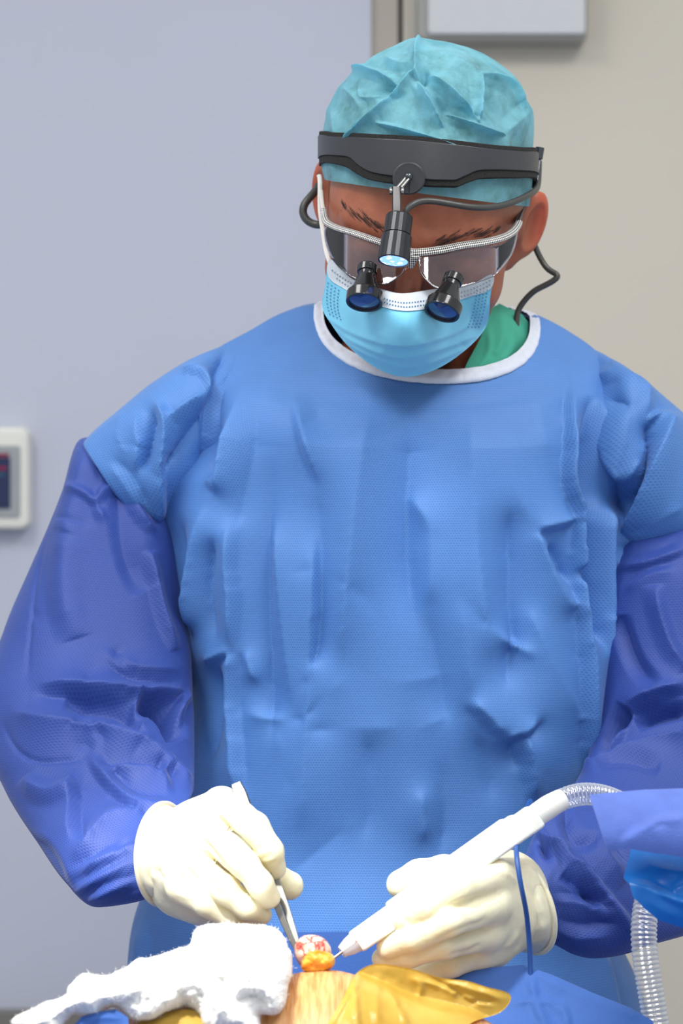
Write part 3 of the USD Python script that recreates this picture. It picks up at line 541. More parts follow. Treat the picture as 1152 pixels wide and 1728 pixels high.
# head: signed distance in the head's own frame (x to the picture's right, y back, z up), pitched forward, rolled and turned
def rot(ax, deg):
    return trimesh.transformations.rotation_matrix(math.radians(deg), ax)[:3, :3]
HR = rot([0, 0, 1], -4) @ rot([0, 1, 0], 9) @ rot([1, 0, 0], 30); HC = P(719, 350, .016); HS = 1.02
def H(x, y, z): return HC + HR @ (np.array([x, y, z]) * HS)
def head_sdf(pw, ears=True):
    p = ((pw - HC.astype(np.float32)) @ HR.astype(np.float32)) / np.float32(HS)
    ax = p * np.array([1, 1, 1], np.float32); ax[:, 0] = np.abs(ax[:, 0])
    d = s_ell(p, (0, .012, .035), (.079, .098, .090))
    d = smin(d, s_ell(p, (0, -.028, -.012), (.072, .068, .085)), .03)
    d = smin(d, s_ell(p, (0, -.030, -.070), (.060, .054, .046)), .03)
    d = smin(d, s_ell(p, (0, -.074, -.096), (.024, .02, .018)), .02)
    d = smin(d, s_ell(ax, (.044, -.060, -.036), (.026, .026, .022)), .018)
    d = smin(d, s_cap(ax, (.008, -.0915, .012), (.050, -.072, .012), .0095, .008), .014)
    d = smax(d, -s_ell(ax, (.033, -.108, -.008), (.017, .019, .012)), .012)
    d = smin(d, s_ell(ax, (.0325, -.0805, -.0085), (.0145, .0125, .0125)), .004)
    lid = np.linalg.norm(ax - np.array((.0325, -.0935, -.0125), np.float32), axis=1)
    d = d + .0012 * np.exp(-((ax[:, 2] + .0125 + 8. * (ax[:, 0] - .0325) ** 2) / .0012) ** 2) * np.exp(-(lid / .014) ** 4)   # the line of the closed lids
    d = smin(d, s_cap(p, (0, -.092, .002), (0, -.114, -.040), .0085, .0115), .010)
    d = smin(d, s_ell(ax, (.0115, -.105, -.045), (.009, .011, .008)), .006)
    d = smin(d, s_ell(p, (0, -.096, -.074), (.024, .010, .010)), .008)
    d = smin(d, s_cap(p, (0, .032, -.04), (.0, .075, -.16), .060, .062), .035)
    if ears:
        q = ax - np.array((.083, .018, -.012), np.float32); R = rot([0, 0, 1], -38) @ rot([1, 0, 0], -12); q = (q @ R.astype(np.float32)) * np.float32(1.12)
        e = s_ell(q, (0, .004, .002), (.0085, .021, .033))
        e = smin(e, s_ell(q, (-.004, -.008, -.033), (.0065, .009, .011)), .010)
        e = smax(e, -s_ell(q, (.0105, .003, .003), (.0105, .0150, .0255)), .002)
        e = smin(e, s_cap(q, (.0005, .012, .014), (.0005, .009, -.016), .0028, .0026), .004)
        e = smin(e, s_ell(q, (.001, -.013, -.004), (.004, .005, .008)), .005)
        d = smin(d, e, .007)
    return d * np.float32(HS)
hv, hf = nets(head_sdf, HC + np.array([-.125, -.15, -.20]), HC + np.array([.125, .14, .14]), .0019)
hv = relax(hv, hf, 2)
def bone(a, b, ra, rb): return ('cap', a, b, ra, rb)
SH_L, SH_R = np.array([-.175, .10, 1.36]), np.array([.245, .10, 1.36]); EL, ER = P(140, 1215, .045), P(1200, 1330, .02); WRL, WRR = P(262, 1452, -.185), P(912, 1522, -.20)
def body_sdf(p):
    d = s_cap(p, (.035, .10, 1.28), (.035, .10, .98), .115, .115)
    for b in [((-.12, .10, 1.335), (.19, .10, 1.335), .06, .06), (SH_L + [.03, .03, -.02], EL, .030, .028), (EL, WRL, .030, .020), (SH_R - [.03, -.03, .02], ER, .030, .028), (ER, WRR, .030, .020), ((.035, .09, 1.30), H(0, .06, -.13), .062, .060),
              ((-.045, .10, .95), (-.06, .09, .52), .088, .058), ((-.06, .09, .52), (-.07, .12, .09), .056, .040), ((.115, .10, .95), (.13, .09, .52), .088, .058), ((.13, .09, .52), (.14, .12, .09), .056, .040),
              ((-.07, .12, .05), (-.08, -.06, .035), .042, .032), ((.14, .12, .05), (.15, -.06, .035), .042, .032)]:
        d = smin(d, s_cap(p, *b), .03)
    return d
bv, bf = nets(body_sdf, np.array([-.36, -.32, -.0]), np.array([.44, .26, 1.46]), .011)
bv = relax(bv, bf, 1)

def march(p2, fn, y0=-.25, off=0.):
    """Depth at which the viewing ray of each pixel meets the surface fn = off (nan where it misses)."""
    o = np.array([0, -DIST, ZC]); t = P(p2[:, 0], p2[:, 1], y0); dr = t - o; dr /= np.linalg.norm(dr, axis=1, keepdims=True); p = t.copy()
    for _ in range(60):
        d = fn(p.astype(np.float32)) - off; p = p + dr * np.clip(d, -.02, .02)[:, None] * .8
    y = p[:, 1]; y[(np.abs(fn(p.astype(np.float32)) - off) > .003)] = np.nan
    return y
def face_y(p2, off=.004): return march(np.asarray(p2, float), lambda p: head_sdf(p, False), -.25, off)
def rbf(pts, smooth=0.):
    a = np.array(pts, float); r = RBFInterpolator(a[:, :2], a[:, 2], kernel='thin_plate_spline', smoothing=smooth); return lambda p2: r(np.asarray(p2, float))

# cap over hair
cap_rows = [((548, 303), (892, 348), .0, .098, (0, 27)), ((541, 262), (898, 300), .0, .101, (0, 24)), ((547, 210), (898, 240), .002, .103, (0, 17)), ((558, 178), (893, 198), .002, .101, (0, 12)), ((577, 145), (878, 160), .002, .094, (0, 7)), ((604, 116), (852, 124), .002, .080, (0, 3)),
            ((640, 95), (822, 100), .002, .060), ((676, 81), (788, 86), .002, .036), ((705, 75), (755, 79), .002, .014), ((722, 74), (738, 76), .002, .004)]
CS = [([(711, 74), (703, 105), (706, 140)], 34, 22, 7), ([(706, 140), (723, 172), (746, 216)], 26, 14, 6), ([(708, 140), (700, 128), (671, 162), (627, 200), (580, 243)], 30, 30, 5.5), ([(597, 120), (645, 131), (672, 148)], 14, 10, 6), ([(640, 148), (662, 152), (672, 146)], 16, 16, -5), ([(606, 140), (619, 168), (650, 160)], 20, 20, 4),
      ([(718, 130), (758, 158), (802, 208)], 26, 12, 5.5), ([(806, 128), (806, 170), (802, 208)], 20, 12, 5), ([(735, 165), (752, 190), (790, 205)], 14, 14, -4), ([(749, 190), (801, 214), (846, 228)], 14, 20, 5), ([(806, 130), (850, 144), (880, 185)], 20, 12, 4.5), ([(846, 226), (849, 272)], 18, 18, 4), ([(746, 214), (758, 246), (812, 272)], 20, 20, 4),
      ([(636, 208), (690, 222), (758, 245), (801, 270)], 24, 14, 4.5), ([(893, 182), (848, 226)], 20, 16, 4), ([(562, 183), (572, 235)], 22, 14, 3.5), ([(720, 120), (712, 150)], 8, 8, -5), ([(760, 100), (790, 115), (806, 130)], 14, 14, 3.5), ([(650, 96), (680, 112), (703, 105)], 18, 10, 4), ([(610, 200), (600, 240)], 18, 18, 2.5), ([(690, 180), (700, 230), (690, 262)], 22, 22, 3), ([(820, 160), (835, 200)], 14, 14, -3), ([(578, 150), (600, 165), (610, 190)], 12, 14, 3.5)]
v, f, uv = loft([(r[0], r[1], r[2], r[3] * .955, *r[4:]) if False else (((r[0][0] + 9, r[0][1]), (r[1][0] - 9, r[1][1]), r[2], r[3] - .006, *r[4:])) for r in cap_rows[1:-2]], 60, 80, 50)
hm = v.copy(); hm[:, 2] -= .006
obj('hair', (hm, f), M['hair'], surgeon, True, label='short black hair showing faintly through the thin cap')
v, f, uv = loft(cap_rows, 260, 260, 90, 1., 1., (False, True))
CS += [(c_[0], 6, 5, 2.4, .6, (.1, .1)) for c_ in CS if c_[3] > 4]
v = displace(v, f, CS, 1.5, .002, 60., 21, edge=-.25, lam=34., rnd=26, rnd_amp=.8, blur=.7, cell=1.5)
obj('surgical_cap', (v, f), M['cap'], surgeon, True, uv)

# collar tape, scrub shirt
v, f, uv = loft([((546, 519), (892, 535), .085, .083, (0, 106)), ((541, 521), (897, 537), .085, .0885, (0, 113)), ((534, 519), (905, 537), .086, .0915, (0, 121)), ((531, 520), (908, 538), .086, .0905, (0, 125))], 24, 300, 120, .88, .80, (False, False), .3)
v = v + vnormals(v, f) * (.0008 + .0016 * (fbm(v * np.array([160, 160, 90]), 3, 4)[:, None] - .35))
obj('neck_binding', (v, f), M['binding'], gown, True, label='white binding tape around the neckline')
sd = rbf([(838, 515, .078), (866, 530, .070), (905, 556, .098), (900, 598, .082), (880, 575, .052), (855, 610, .024), (800, 634, .010), (778, 632, .006), (805, 585, .024), (826, 535, .052)], .1)
obj('scrub_shirt', patch([(827, 522), (842, 512), (880, 530), (904, 558), (898, 598), (864, 622), (800, 644), (776, 640), (788, 612), (808, 575), (822, 545)], lambda q: sd(q) - fold_height(q, [([(840, 520), (850, 560), (835, 600)], 12, 20, 4, .6), ([(862, 535), (868, 570), (850, 610)], 8, 12, 3, .6), ([(822, 550), (826, 580), (800, 630)], 10, 10, 2.5, .6)]), .002), M['scrub'], surgeon, 40, label='teal scrub shirt at the open neckline')

# face mask
mk = rbf([(552, 440, -.030), (545, 515, -.026), (560, 548, -.034), (590, 588, -.047), (630, 618, -.056), (690, 636, -.060), (745, 620, -.050), (800, 577, -.026), (822, 545, -.014), (832, 466, -.016), (675, 494, -.094), (680, 520, -.107), (684, 552, -.113), (687, 592, -.096), (610, 480, -.070), (600, 545, -.066), (640, 570, -.090), (645, 500, -.092), (760, 486, -.064), (770, 545, -.062), (735, 575, -.084), (720, 500, -.090), (770, 595, -.044)], .00002)
MS = [([(546, 532), (600, 566), (680, 586), (760, 566), (818, 530)], 40, 7, 3.2, .1, (.05, .05)), ([(552, 545), (600, 580), (680, 606), (750, 588), (806, 566)], 30, 7, 3.0, .1, (.05, .05)), ([(575, 572), (620, 600), (690, 622), (750, 605), (785, 588)], 20, 6, 2.5, .1, (.05, .05)), ([(556, 505), (620, 530), (684, 528), (760, 532), (824, 505)], 50, 40, 2.5, .6), ([(640, 560), (650, 580), (640, 600)], 20, 20, 2, .6), ([(700, 570), (720, 590), (715, 615)], 20, 20, 2, .6), ([(780, 520), (790, 550), (780, 580)], 16, 16, 2, .6)]
mask_poly = smooth_poly([(556, 438), (583, 462), (615, 479), (648, 489), (676, 495), (705, 492), (740, 487), (776, 484), (806, 475), (832, 464), (829, 490), (826, 520), (822, 546), (800, 577), (772, 601), (742, 620), (715, 631), (688, 636), (660, 632), (628, 617), (600, 596), (575, 570), (556, 543), (543, 516), (546, 495), (550, 468)], True, 160)
def mask_y(q):
    y = mk(q); f_ = face_y(q, .005); f_ = np.where(np.isnan(f_), 9, f_)
    return smin(y, f_, .006)
def mask_front(q): return mask_y(q) - fold_height(q, MS)
mask = obj('face_mask', patch(mask_poly, mask_front, .0012, 3.), M['mask'], surgeon, True, label='pale blue pleated surgical face mask')
obj('top_edge', patch(smooth_poly([(556, 438), (583, 462), (615, 479), (648, 489), (676, 495), (705, 492), (740, 487), (776, 484), (806, 475), (832, 464), (830, 484), (808, 496), (770, 508), (735, 518), (700, 524), (675, 524), (640, 516), (605, 502), (575, 484), (553, 464)], True, 140), lambda q: mask_front(q) - .0016, .001, 3.), M['mask_white'], mask, True, label='white upper edge with the nose wire')
def dots(pts, r=1.25, up=.0022):
    pts = np.array(pts, float); y = mask_front(pts) - up; out = []
    for (x, z), yy in zip(pts, y): out.append(lathe(P(x, z, yy), P(x, z, yy) - [0, .001, 0], [(0, r * .00047), (.0009, r * .00042)], 8))
    return join(*out)
rowp = lambda pts, n: dense_n(pts, n)
def dense_n(pts, n):
    p = np.array(pts, float); d = np.r_[0, np.cumsum(np.linalg.norm(np.diff(p, axis=0), axis=1))]; t = np.linspace(0, d[-1], n)
    return PchipInterpolator(d, p)(t)
dt = obj('embossed_dots', dots(np.vstack([dense_n([(640, 506), (660, 514), (684, 518), (712, 515), (738, 509)], 22), dense_n([(640, 499), (662, 508), (684, 511), (712, 508), (738, 502)], 22)])), M['mask_dot'], mask, 30); tag(dt, None, None, None, 'stuff')
dt = obj('embossed_dots', dots(np.vstack([dense_n([(560, 456), (600, 482), (632, 494)], 16), dense_n([(568, 470), (600, 490), (632, 502)], 14), dense_n([(745, 500), (790, 490), (826, 474)], 16), dense_n([(745, 507), (790, 497), (826, 481)], 16)]), 1.3), M['mask_dot_grey'], mask, 30); tag(dt, None, None, None, 'stuff')
side = [dense_n([(822 - 6 * k, 484 + 2 * k), (818 - 6 * k, 515 + 2 * k), (808 - 6 * k, 552)], 13) for k in range(4)] + [dense_n([(553 + 6 * k, 478 + 4 * k), (551 + 6 * k, 505 + 3 * k), (556 + 6 * k, 530 + 3 * k)], 10) for k in range(4)]
dt = obj('embossed_dots', dots(np.vstack(side), 1.15, .0009), M['mask_dot'], mask, 30); tag(dt, None, None, None, 'stuff')
def loop(pts): return tube([P(*p) for p in pts], .0016, n=40, section=np.array([(math.cos(a) * .7, math.sin(a) * 1.3) for a in np.linspace(0, 2 * np.pi, 10, endpoint=False)]))
obj('ear_loop', loop([(831, 470, -.017), (838, 462, -.012), (856, 420, .006), (871, 380, .012), (884, 345, .016), (896, 326, .024)]), M['loop'], mask, True, label='white elastic loop over the ear')
obj('ear_loop', loop([(557, 445, -.031), (551, 425, -.024), (545, 390, -.004), (540, 350, .006), (540, 312, .012), (538, 296, .024)]), M['loop'], mask, True, label='white elastic loop over the ear')
for sx in (-1, 1):                                                   # eyebrows of single hairs
    rng = np.random.default_rng(5 + sx); pts = []; 
    for k in range(80):
        u = rng.random(); a = np.array([sx * (.014 + .044 * u), 0, .0135 + .006 * math.sin(u * 2.4) + rng.normal(0, .0016)]); b = a + np.array([sx * .007, 0, .002 + .003 * (1 - u)])
        pts.append((a, b))
    A = np.array([x for x, _ in pts]); B = np.array([x for _, x in pts])
    def onface(L):
        y = np.full(len(L), -.16)
        for _ in range(40):
            w = HC + (np.c_[L[:, 0], y, L[:, 2]] * HS) @ HR.T; y = y + head_sdf(w.astype(np.float32), False) * .8
        return HC + (np.c_[L[:, 0], y, L[:, 2]] * HS) @ HR.T
    a, b = onface(A), onface(B); out = HR @ np.array([0, -1, 0])
    cu = UsdGeom.BasisCurves.Define(stage, uname(str(surgeon.GetPath()), 'eyebrow')); cu.CreateTypeAttr('linear'); cu.CreateCurveVertexCountsAttr([3] * len(a))
    cu.CreatePointsAttr(Vt.Vec3fArray.FromNumpy(np.stack([a, (a + b) / 2 + out * .0012, b + out * .0008], 1).reshape(-1, 3).astype(np.float32))); cu.CreateWidthsAttr([.00026] * (3 * len(a))); cu.SetWidthsInterpolation('vertex')
    UsdShade.MaterialBindingAPI.Apply(cu.GetPrim()).Bind(M['hair']); tag(cu, None, None, None, 'stuff')

#@@ HEADGEAR
hl = thing('surgical_headlight', 'dark grey headband headlight with hinged lamp worn over the turquoise cap', 'headlight')
def band_ring(half, dy, top, bot, t, nf=150, nb=70, yc=.0, mid=722.):
    a = np.r_[np.linspace(0, np.pi, nf, endpoint=False), np.linspace(np.pi, 2 * np.pi, nb, endpoint=False)]; out = []
    for h_, d_ in ((half, dy), (half - t / .00049, dy - t)):
        x = mid + h_ * np.cos(a); xn = mid + half * np.cos(a); y = yc - d_ * np.sin(a); fr = np.sin(a) >= 0
        T = np.interp(xn, *np.array(top).T); Bt = np.interp(xn, *np.array(bot).T)
        ml = lambda c: np.interp(xn, [mid - half, mid + half], [c[0][1], c[-1][1]])
        s = np.clip(-np.sin(a) * 3, 0, 1); T = np.where(fr, T, ml(top) - 14 * s); Bt = np.where(fr, Bt, ml(bot) - 14 * s)
        out.append((P(x, T, 0), P(x, Bt, 0), y))
    (To, Bo, yo), (Ti, Bi, yi) = out
    def at(p, y): p = p.copy(); p[:, 1] = y; return p
    e = .0007; dn = np.array([0, 0, e])
    rings = [at(Ti, yi), at(To, yo * 1.0 + (yi - yo) * .3), at(To, yo) - dn, at(Bo, yo) + dn, at(Bo, yo + (yi - yo) * .3), at(Bi, yi), at(Ti, yi)]
    V = np.vstack(rings); F = grid_faces(len(rings), len(a))
    if trimesh.Trimesh(V, F, process=False).volume < 0: F = F[:, ::-1]
    return V, F
sm = lambda pts: [tuple(q) for q in np.stack([np.linspace(pts[0][0], pts[-1][0], 120), PchipInterpolator(*np.array(pts, float).T)(np.linspace(pts[0][0], pts[-1][0], 120))], 1)]
btop = sm([(537, 232), (560, 246), (600, 256), (650, 264), (690, 268), (760, 275), (820, 278), (870, 274), (907, 262)])
bbot = sm([(537, 268), (565, 278), (588, 286), (602, 300), (620, 313), (650, 322), (690, 328), (730, 332), (755, 332), (775, 324), (797, 314), (830, 310), (870, 305), (907, 296)])
ftop = [(x, y - 8) for x, y in btop]; fbot = sm([(537, 280), (565, 292), (585, 302), (600, 314), (620, 326), (650, 334), (690, 339), (730, 342), (760, 342), (780, 334), (800, 327), (830, 323), (870, 317), (907, 305)])
band = obj('headband', band_ring(186, .1125, btop, bbot, .0022), M['band'], hl, 35)
obj('foam_padding', band_ring(184, .1105, ftop, fbot, .0075), M['foam'], hl, 35, label='black foam lining')
def band_y(px): 
    c = np.clip((px - 722) / 186., -1, 1); return -.1125 * np.sqrt(1 - c * c)
yb = band_y(690.)
disc = lathe(P(690, 301, yb + .004), P(690, 301, yb + .004) + [-.06 * .1, -.1, -.012], [(0, .0128), (.0055, .0128), (.0066, .0118), (.0067, .0110), (.0064, .0105), (.0064, 0.0005)], 56)
obj('mount_disc', disc, M['band'], hl, 40)
obj('disc_slot', join(trimesh.Trimesh(*tube([P(691, 277, yb - .0028), P(690, 326, yb - .0012)], .0005, 8))), M['foam'], hl, 40)
bp = P(689, 298, yb - .007); b2 = P(669, 322, yb - .016); b3 = P(669, 368, yb - .019)
obj('ball_joint', trimesh.creation.icosphere(3, .0034).apply_translation(bp), M['gunmetal'], hl, True)
off = np.array([.0016, 0, 0])
obj('link_arm', join(tube([bp + off, b2 + off], .0013, 10), tube([bp - off, b2 - off], .0013, 10)), M['steel'], hl, 40)
obj('hinge_pin', join(tube([P(659, 322, yb - .016), P(679, 322, yb - .016)], .0021, 14), tube([P(657, 322, yb - .016), P(661, 322, yb - .016)], .0032, 14), tube([P(677, 322, yb - .016), P(681, 322, yb - .016)], .0032, 14)), M['steel'], hl, 40)
sec = np.array(rrect(2, 1.1, .25, 4))
obj('link_arm', tube([b2 + [0, 0, .003], b3], .0036, section=sec[:, ::-1]), M['black'], hl, 40)
ldir = P(664, 441, yb - .023) - P(674, 364, yb - .012); la = P(674, 364, yb - .012)
lens_at = la + ldir; Ll = np.linalg.norm(ldir)
housing = lathe(la, lens_at, [(0, .004), (0, .0098), (.001, .0106), (Ll * .42, .0108), (Ll * .425, .0102), (Ll * .45, .0102), (Ll * .455, .0118), (Ll * .7, .0122), (Ll * .985, .0126), (Ll, .0122), (Ll, .0112), (Ll * .96, .0110), (Ll * .96, .002)], 24)
hs = obj('lamp_housing', housing, M['housing'], hl, 12)
obj('lamp_lens', lathe(la + ldir * .965, lens_at, [(0, .0109), (.0008, .0109), (.0014, .006), (.0016, .0005)], 40), M['led'], hl, 30, label='bright blue-white lamp lens')
# cable: from lamp along the band to the clip, a loop by the ear, and down into the collar
obj('cable', tube([P(682, 366, yb - .012), P(686, 354, yb - .013), P(698, 344, yb - .011), P(720, 339, -.116), P(760, 344, -.111), P(800, 350, -.104), P(840, 348, -.088), P(875, 337, -.066), P(893, 328, -.045), P(905, 318, -.012), P(908, 300, .012), P(909, 272, .016)], .0026, 12, 120), M['cable'], hl, True)
obj('cable', tube([P(545, 378, .03), P(534, 379, .034), P(521, 374, .036), P(512, 362, .037), P(513, 347, .038), P(522, 334, .04), P(532, 322, .045), P(540, 290, .055)], .0034, 12, 60), M['cable'], hl, True)
obj('cable', tube([P(905, 330, .05), P(899, 365, .055), P(896, 388, .055), P(901, 412, .055), P(914, 440, .055), P(930, 458, .052), P(940, 465, .05), P(926, 478, .052), P(903, 490, .056), P(885, 507, .06), P(874, 525, .062), P(871, 545, .062), P(866, 575, .066)], .0026, 12, 90), M['cable'], hl, True)
obj('cable_clip', join(tube([P(911, 249, .012), P(908, 268, .012)], .0036, 16), tube([P(905, 262, .010), P(901, 318, .004)], .0020, 12), tube([P(910, 268, .012), P(905, 318, .004)], .0016, 12)), M['gunmetal'], hl, 40)

lp = thing('loupe_glasses', 'clear loupe glasses with black and white woven brow bar and two black telescopes', 'loupes')
def gy(q, off): 
    y = face_y(q, off); return y
bar2 = dense_n([(546, 352), (549, 372), (563, 382), (600, 394), (640, 408), (668, 418), (700, 426), (740, 422), (780, 414), (820, 408), (850, 400), (868, 388), (876, 374)], 60)
by = gy(bar2, .011); ok = ~np.isnan(by); by = np.interp(np.arange(60), np.nonzero(ok)[0], by[ok]); by = PchipInterpolator(np.arange(0, 60, 4), by[::4], extrapolate=True)(np.arange(60))
bpts = P(bar2[:, 0], bar2[:, 1], by); rr = np.interp(np.arange(60), [0, 4, 20, 30, 34, 52, 59], [.8, 1.1, 1.2, 1.5, 1.5, 1.35, 1.0])
gsec = np.array([(math.cos(a) * .0016, math.sin(a) * .0029) for a in np.linspace(0, 2 * np.pi, 20, endpoint=False)])
bv_, bf_ = tube(bpts, rr, section=gsec, n=160)
al = np.linspace(0, np.linalg.norm(np.diff(bpts, axis=0), axis=1).sum(), 160); buv = np.vstack([np.stack(np.broadcast_arrays(al[:, None], (np.arange(20) * .0008)[None]), -1).reshape(-1, 2), [[0, 0], [0, 0]]])
obj('brow_bar', (bv_, bf_), M['weave'], lp, True, buv)
bridge = [P(700, 430, by[32] - .002), P(697, 440, by[32] + .001), P(692, 452, by[32] + .004)]
v_, f_ = tube(bridge, [.004, .003, .002], 12, 20); 
obj('bridge', (v_, f_), M['weave'], lp, True, np.c_[v_[:, 2], v_[:, 0]])
bar_y = rbf(np.c_[bar2[::4], by[::4]], .00001)
def lens_y(q):
    y = bar_y(np.c_[q[:, 0], np.full(len(q), 400.)]) ; y = bar_y(np.c_[q[:, 0], np.interp(q[:, 0], bar2[:, 0], bar2[:, 1])]) - (q[:, 1] - np.interp(q[:, 0], bar2[:, 0], bar2[:, 1])) * .00010
    return smin(y, mk(q) - .0075, .004)
obj('lens', patch(smooth_poly([(549, 382), (600, 398), (650, 414), (690, 432), (684, 455), (668, 470), (648, 480), (615, 476), (585, 462), (560, 436), (549, 410)], True, 120), lens_y, .0006, 4.), M['clear'], lp, True)
obj('lens', patch(smooth_poly([(706, 434), (760, 424), (810, 416), (862, 400), (872, 388), (870, 412), (852, 446), (832, 466), (800, 478), (768, 486), (740, 487), (720, 474), (708, 456)], True, 120), lens_y, .0006, 4.), M['clear'], lp, True)
for k, pl in enumerate([[(684, 440), (680, 458), (668, 470), (648, 480), (615, 476), (585, 462), (560, 436)], [(706, 440), (709, 458), (720, 474), (740, 487), (768, 486), (800, 478), (832, 466)]]):
    q = dense_n(pl, 40); obj('lens_rim', tube(P(q[:, 0], q[:, 1], lens_y(q) - .0002), .0004, 6), M['gunmetal'], lp, True)
obj('temple_arm', tube([P(548, 366, by[1]), P(543, 345, by[1] + .03), P(541, 318, by[1] + .06), P(540, 305, .03)], .0018, n=30, section=np.array(rrect(2, 3.4, .6, 3))), M['white_plastic'], lp, 40)
obj('temple_arm', tube([P(872, 378, by[-1]), P(880, 358, by[-1] + .03), P(886, 340, by[-1] + .055), P(890, 326, .03)], .0020, n=30, section=np.array(rrect(2, 3.6, .6, 3))), M['gunmetal'], lp, 40)
def telescope(a, b, ya, yb2):
    A, B = P(*a, ya), P(*b, yb2); L = np.linalg.norm(B - A)
    t = obj('telescope', lathe(A, B, [(-.001, .002), (-.001, .0072), (0, .0079), (L * .16, .0079), (L * .17, .0068), (L * .26, .0068), (L * .30, .0072), (L * .72, .0122), (L * .73, .0140), (L * .76, .0146), (L * .97, .0146), (L, .0142), (L, .0126), (L * .95, .0123), (L * .95, .003)], 60), M['black'], lp, 30)
    obj('front_lens', lathe(A + (B - A) * .93, B, [(0, .0124), (.0006, .0124), (.0022, .006), (.0026, .0005)], 48), M['tele_lens'], t, 40)
telescope((620, 450), (614, 511), float(lens_y(np.array([[620., 450.]]))[0]) - .006, float(lens_y(np.array([[620., 450.]]))[0]) - .021)
telescope((766, 467), (745, 527), float(lens_y(np.array([[766., 467.]]))[0]) - .006, float(lens_y(np.array([[766., 467.]]))[0]) - .021)
#@@ NEXT2
M['glove'] = mat('latex_glove', {'tc': ('texture_coordinate', {}), 'n': ('noise_texture', {'scale': 30., 'detail': 4.}), 'r': ('rgb_ramp', {'ramp': [(.3, lin(226, 218, 184)), (.7, lin(238, 232, 204))]}), 'n2': ('noise_texture', {'scale': 240., 'detail': 4.}), 'b': ('bump', {'strength': .6, 'distance': .0005}),
    'p': ('principled_bsdf', {'roughness': .42, 'subsurface_weight': .25, 'subsurface_radius': (1., .7, .4), 'subsurface_scale': .003})},
    [('tc.object', 'n.vector'), ('tc.object', 'n2.vector'), ('n.fac', 'r.fac'), ('r.color', 'p.base_color'), ('n2.fac', 'b.height'), ('b.normal', 'p.normal')], 'p.BSDF')
M['pencil'] = plain('white_handpiece', lin(236, 234, 228), .35, var=.01, subsurface_weight=.15, subsurface_scale=.002)
M['hose'] = mat('clear_corrugated', {'p': ('principled_bsdf', {'base_color': (.86, .89, .93), 'roughness': .14, 'transmission_weight': .0, 'specular_ior_level': .9, 'coat_weight': .5}), 't': ('transparent_bsdf', {'color': (.93, .95, .97)}), 'g': ('glossy_bsdf', {'roughness': .12}), 'f': ('layer_weight', {'blend': .35}), 'm': ('mix_closure', {}), 'm2': ('mix_closure', {'fac': .22})},
    [('f.facing', 'm.fac'), ('t.BSDF', 'm.closure1'), ('p.BSDF', 'm.closure2'), ('m.closure', 'm2.closure1'), ('g.BSDF', 'm2.closure2')], 'm2.closure')
M['cord'] = plain('blue_cord', lin(34, 78, 150), .4, var=.03)
M['nozzle'] = mat('clear_nozzle', {'tc': ('texture_coordinate', {}), 'n': ('noise_texture', {'scale': 160., 'detail': 4., 'roughness': .7}), 'mr': ('rgb_ramp', {'ramp': [(.60, (.9, .9, .92)), (.68, lin(170, 50, 45))]}), 't': ('transparent_bsdf', {}), 'p': ('principled_bsdf', {'roughness': .15}), 'f': ('layer_weight', {'blend': .5}), 'm': ('mix_closure', {}), 'mx': ('math', {'math_type': 'multiply_add', 'value2': .55, 'value3': .30})},
    [('tc.object', 'n.vector'), ('n.fac', 'mr.fac'), ('mr.color', 'p.base_color'), ('mr.color', 't.color'), ('f.facing', 'mx.value1'), ('mx.value', 'm.fac'), ('t.BSDF', 'm.closure1'), ('p.BSDF', 'm.closure2')], 'm.closure')
M['towel'] = plain('white_gauze', lin(238, 238, 236), .95, var=.02, nscale=200., bump=.0012, bscale=700., sheen_weight=.3)
M['film'] = mat('yellow_film', {'tc': ('texture_coordinate', {}), 'n': ('noise_texture', {'scale': 26., 'detail': 4.}), 'r': ('rgb_ramp', {'ramp': [(.3, lin(200, 164, 62)), (.7, lin(222, 192, 98))]}), 'n2': ('noise_texture', {'scale': 90., 'detail': 5.}), 'b': ('bump', {'strength': .5, 'distance': .001}),
    'p': ('principled_bsdf', {'roughness': .22, 'specular_ior_level': .6}), 't': ('transparent_bsdf', {'color': lin(244, 214, 120)}), 'm': ('mix_closure', {'fac': .4})},
    [('tc.object', 'n.vector'), ('tc.object', 'n2.vector'), ('n.fac', 'r.fac'), ('r.color', 'p.base_color'), ('n2.fac', 'b.height'), ('b.normal', 'p.normal'), ('p.BSDF', 'm.closure1'), ('t.BSDF', 'm.closure2')], 'm.closure')
M['pskin'] = mat('patient_skin', {'tc': ('texture_coordinate', {}), 'mp': ('mapping', {'scale': (380., 36., 36.), 'rotation': (0., .15, 0.)}), 'n': ('noise_texture', {'scale': 1., 'detail': 4., 'roughness': .6}), 'r': ('rgb_ramp', {'ramp': [(.3, lin(176, 112, 56)), (.7, lin(214, 168, 112))]}), 'b': ('bump', {'strength': .9, 'distance': .0012}),
    'p': ('principled_bsdf', {'roughness': .4, 'subsurface_weight': .1, 'subsurface_scale': .003})}, [('tc.object', 'mp.vector'), ('mp.vector', 'n.vector'), ('n.fac', 'r.fac'), ('r.color', 'p.base_color'), ('n.fac', 'b.height'), ('b.normal', 'p.normal')], 'p.BSDF')
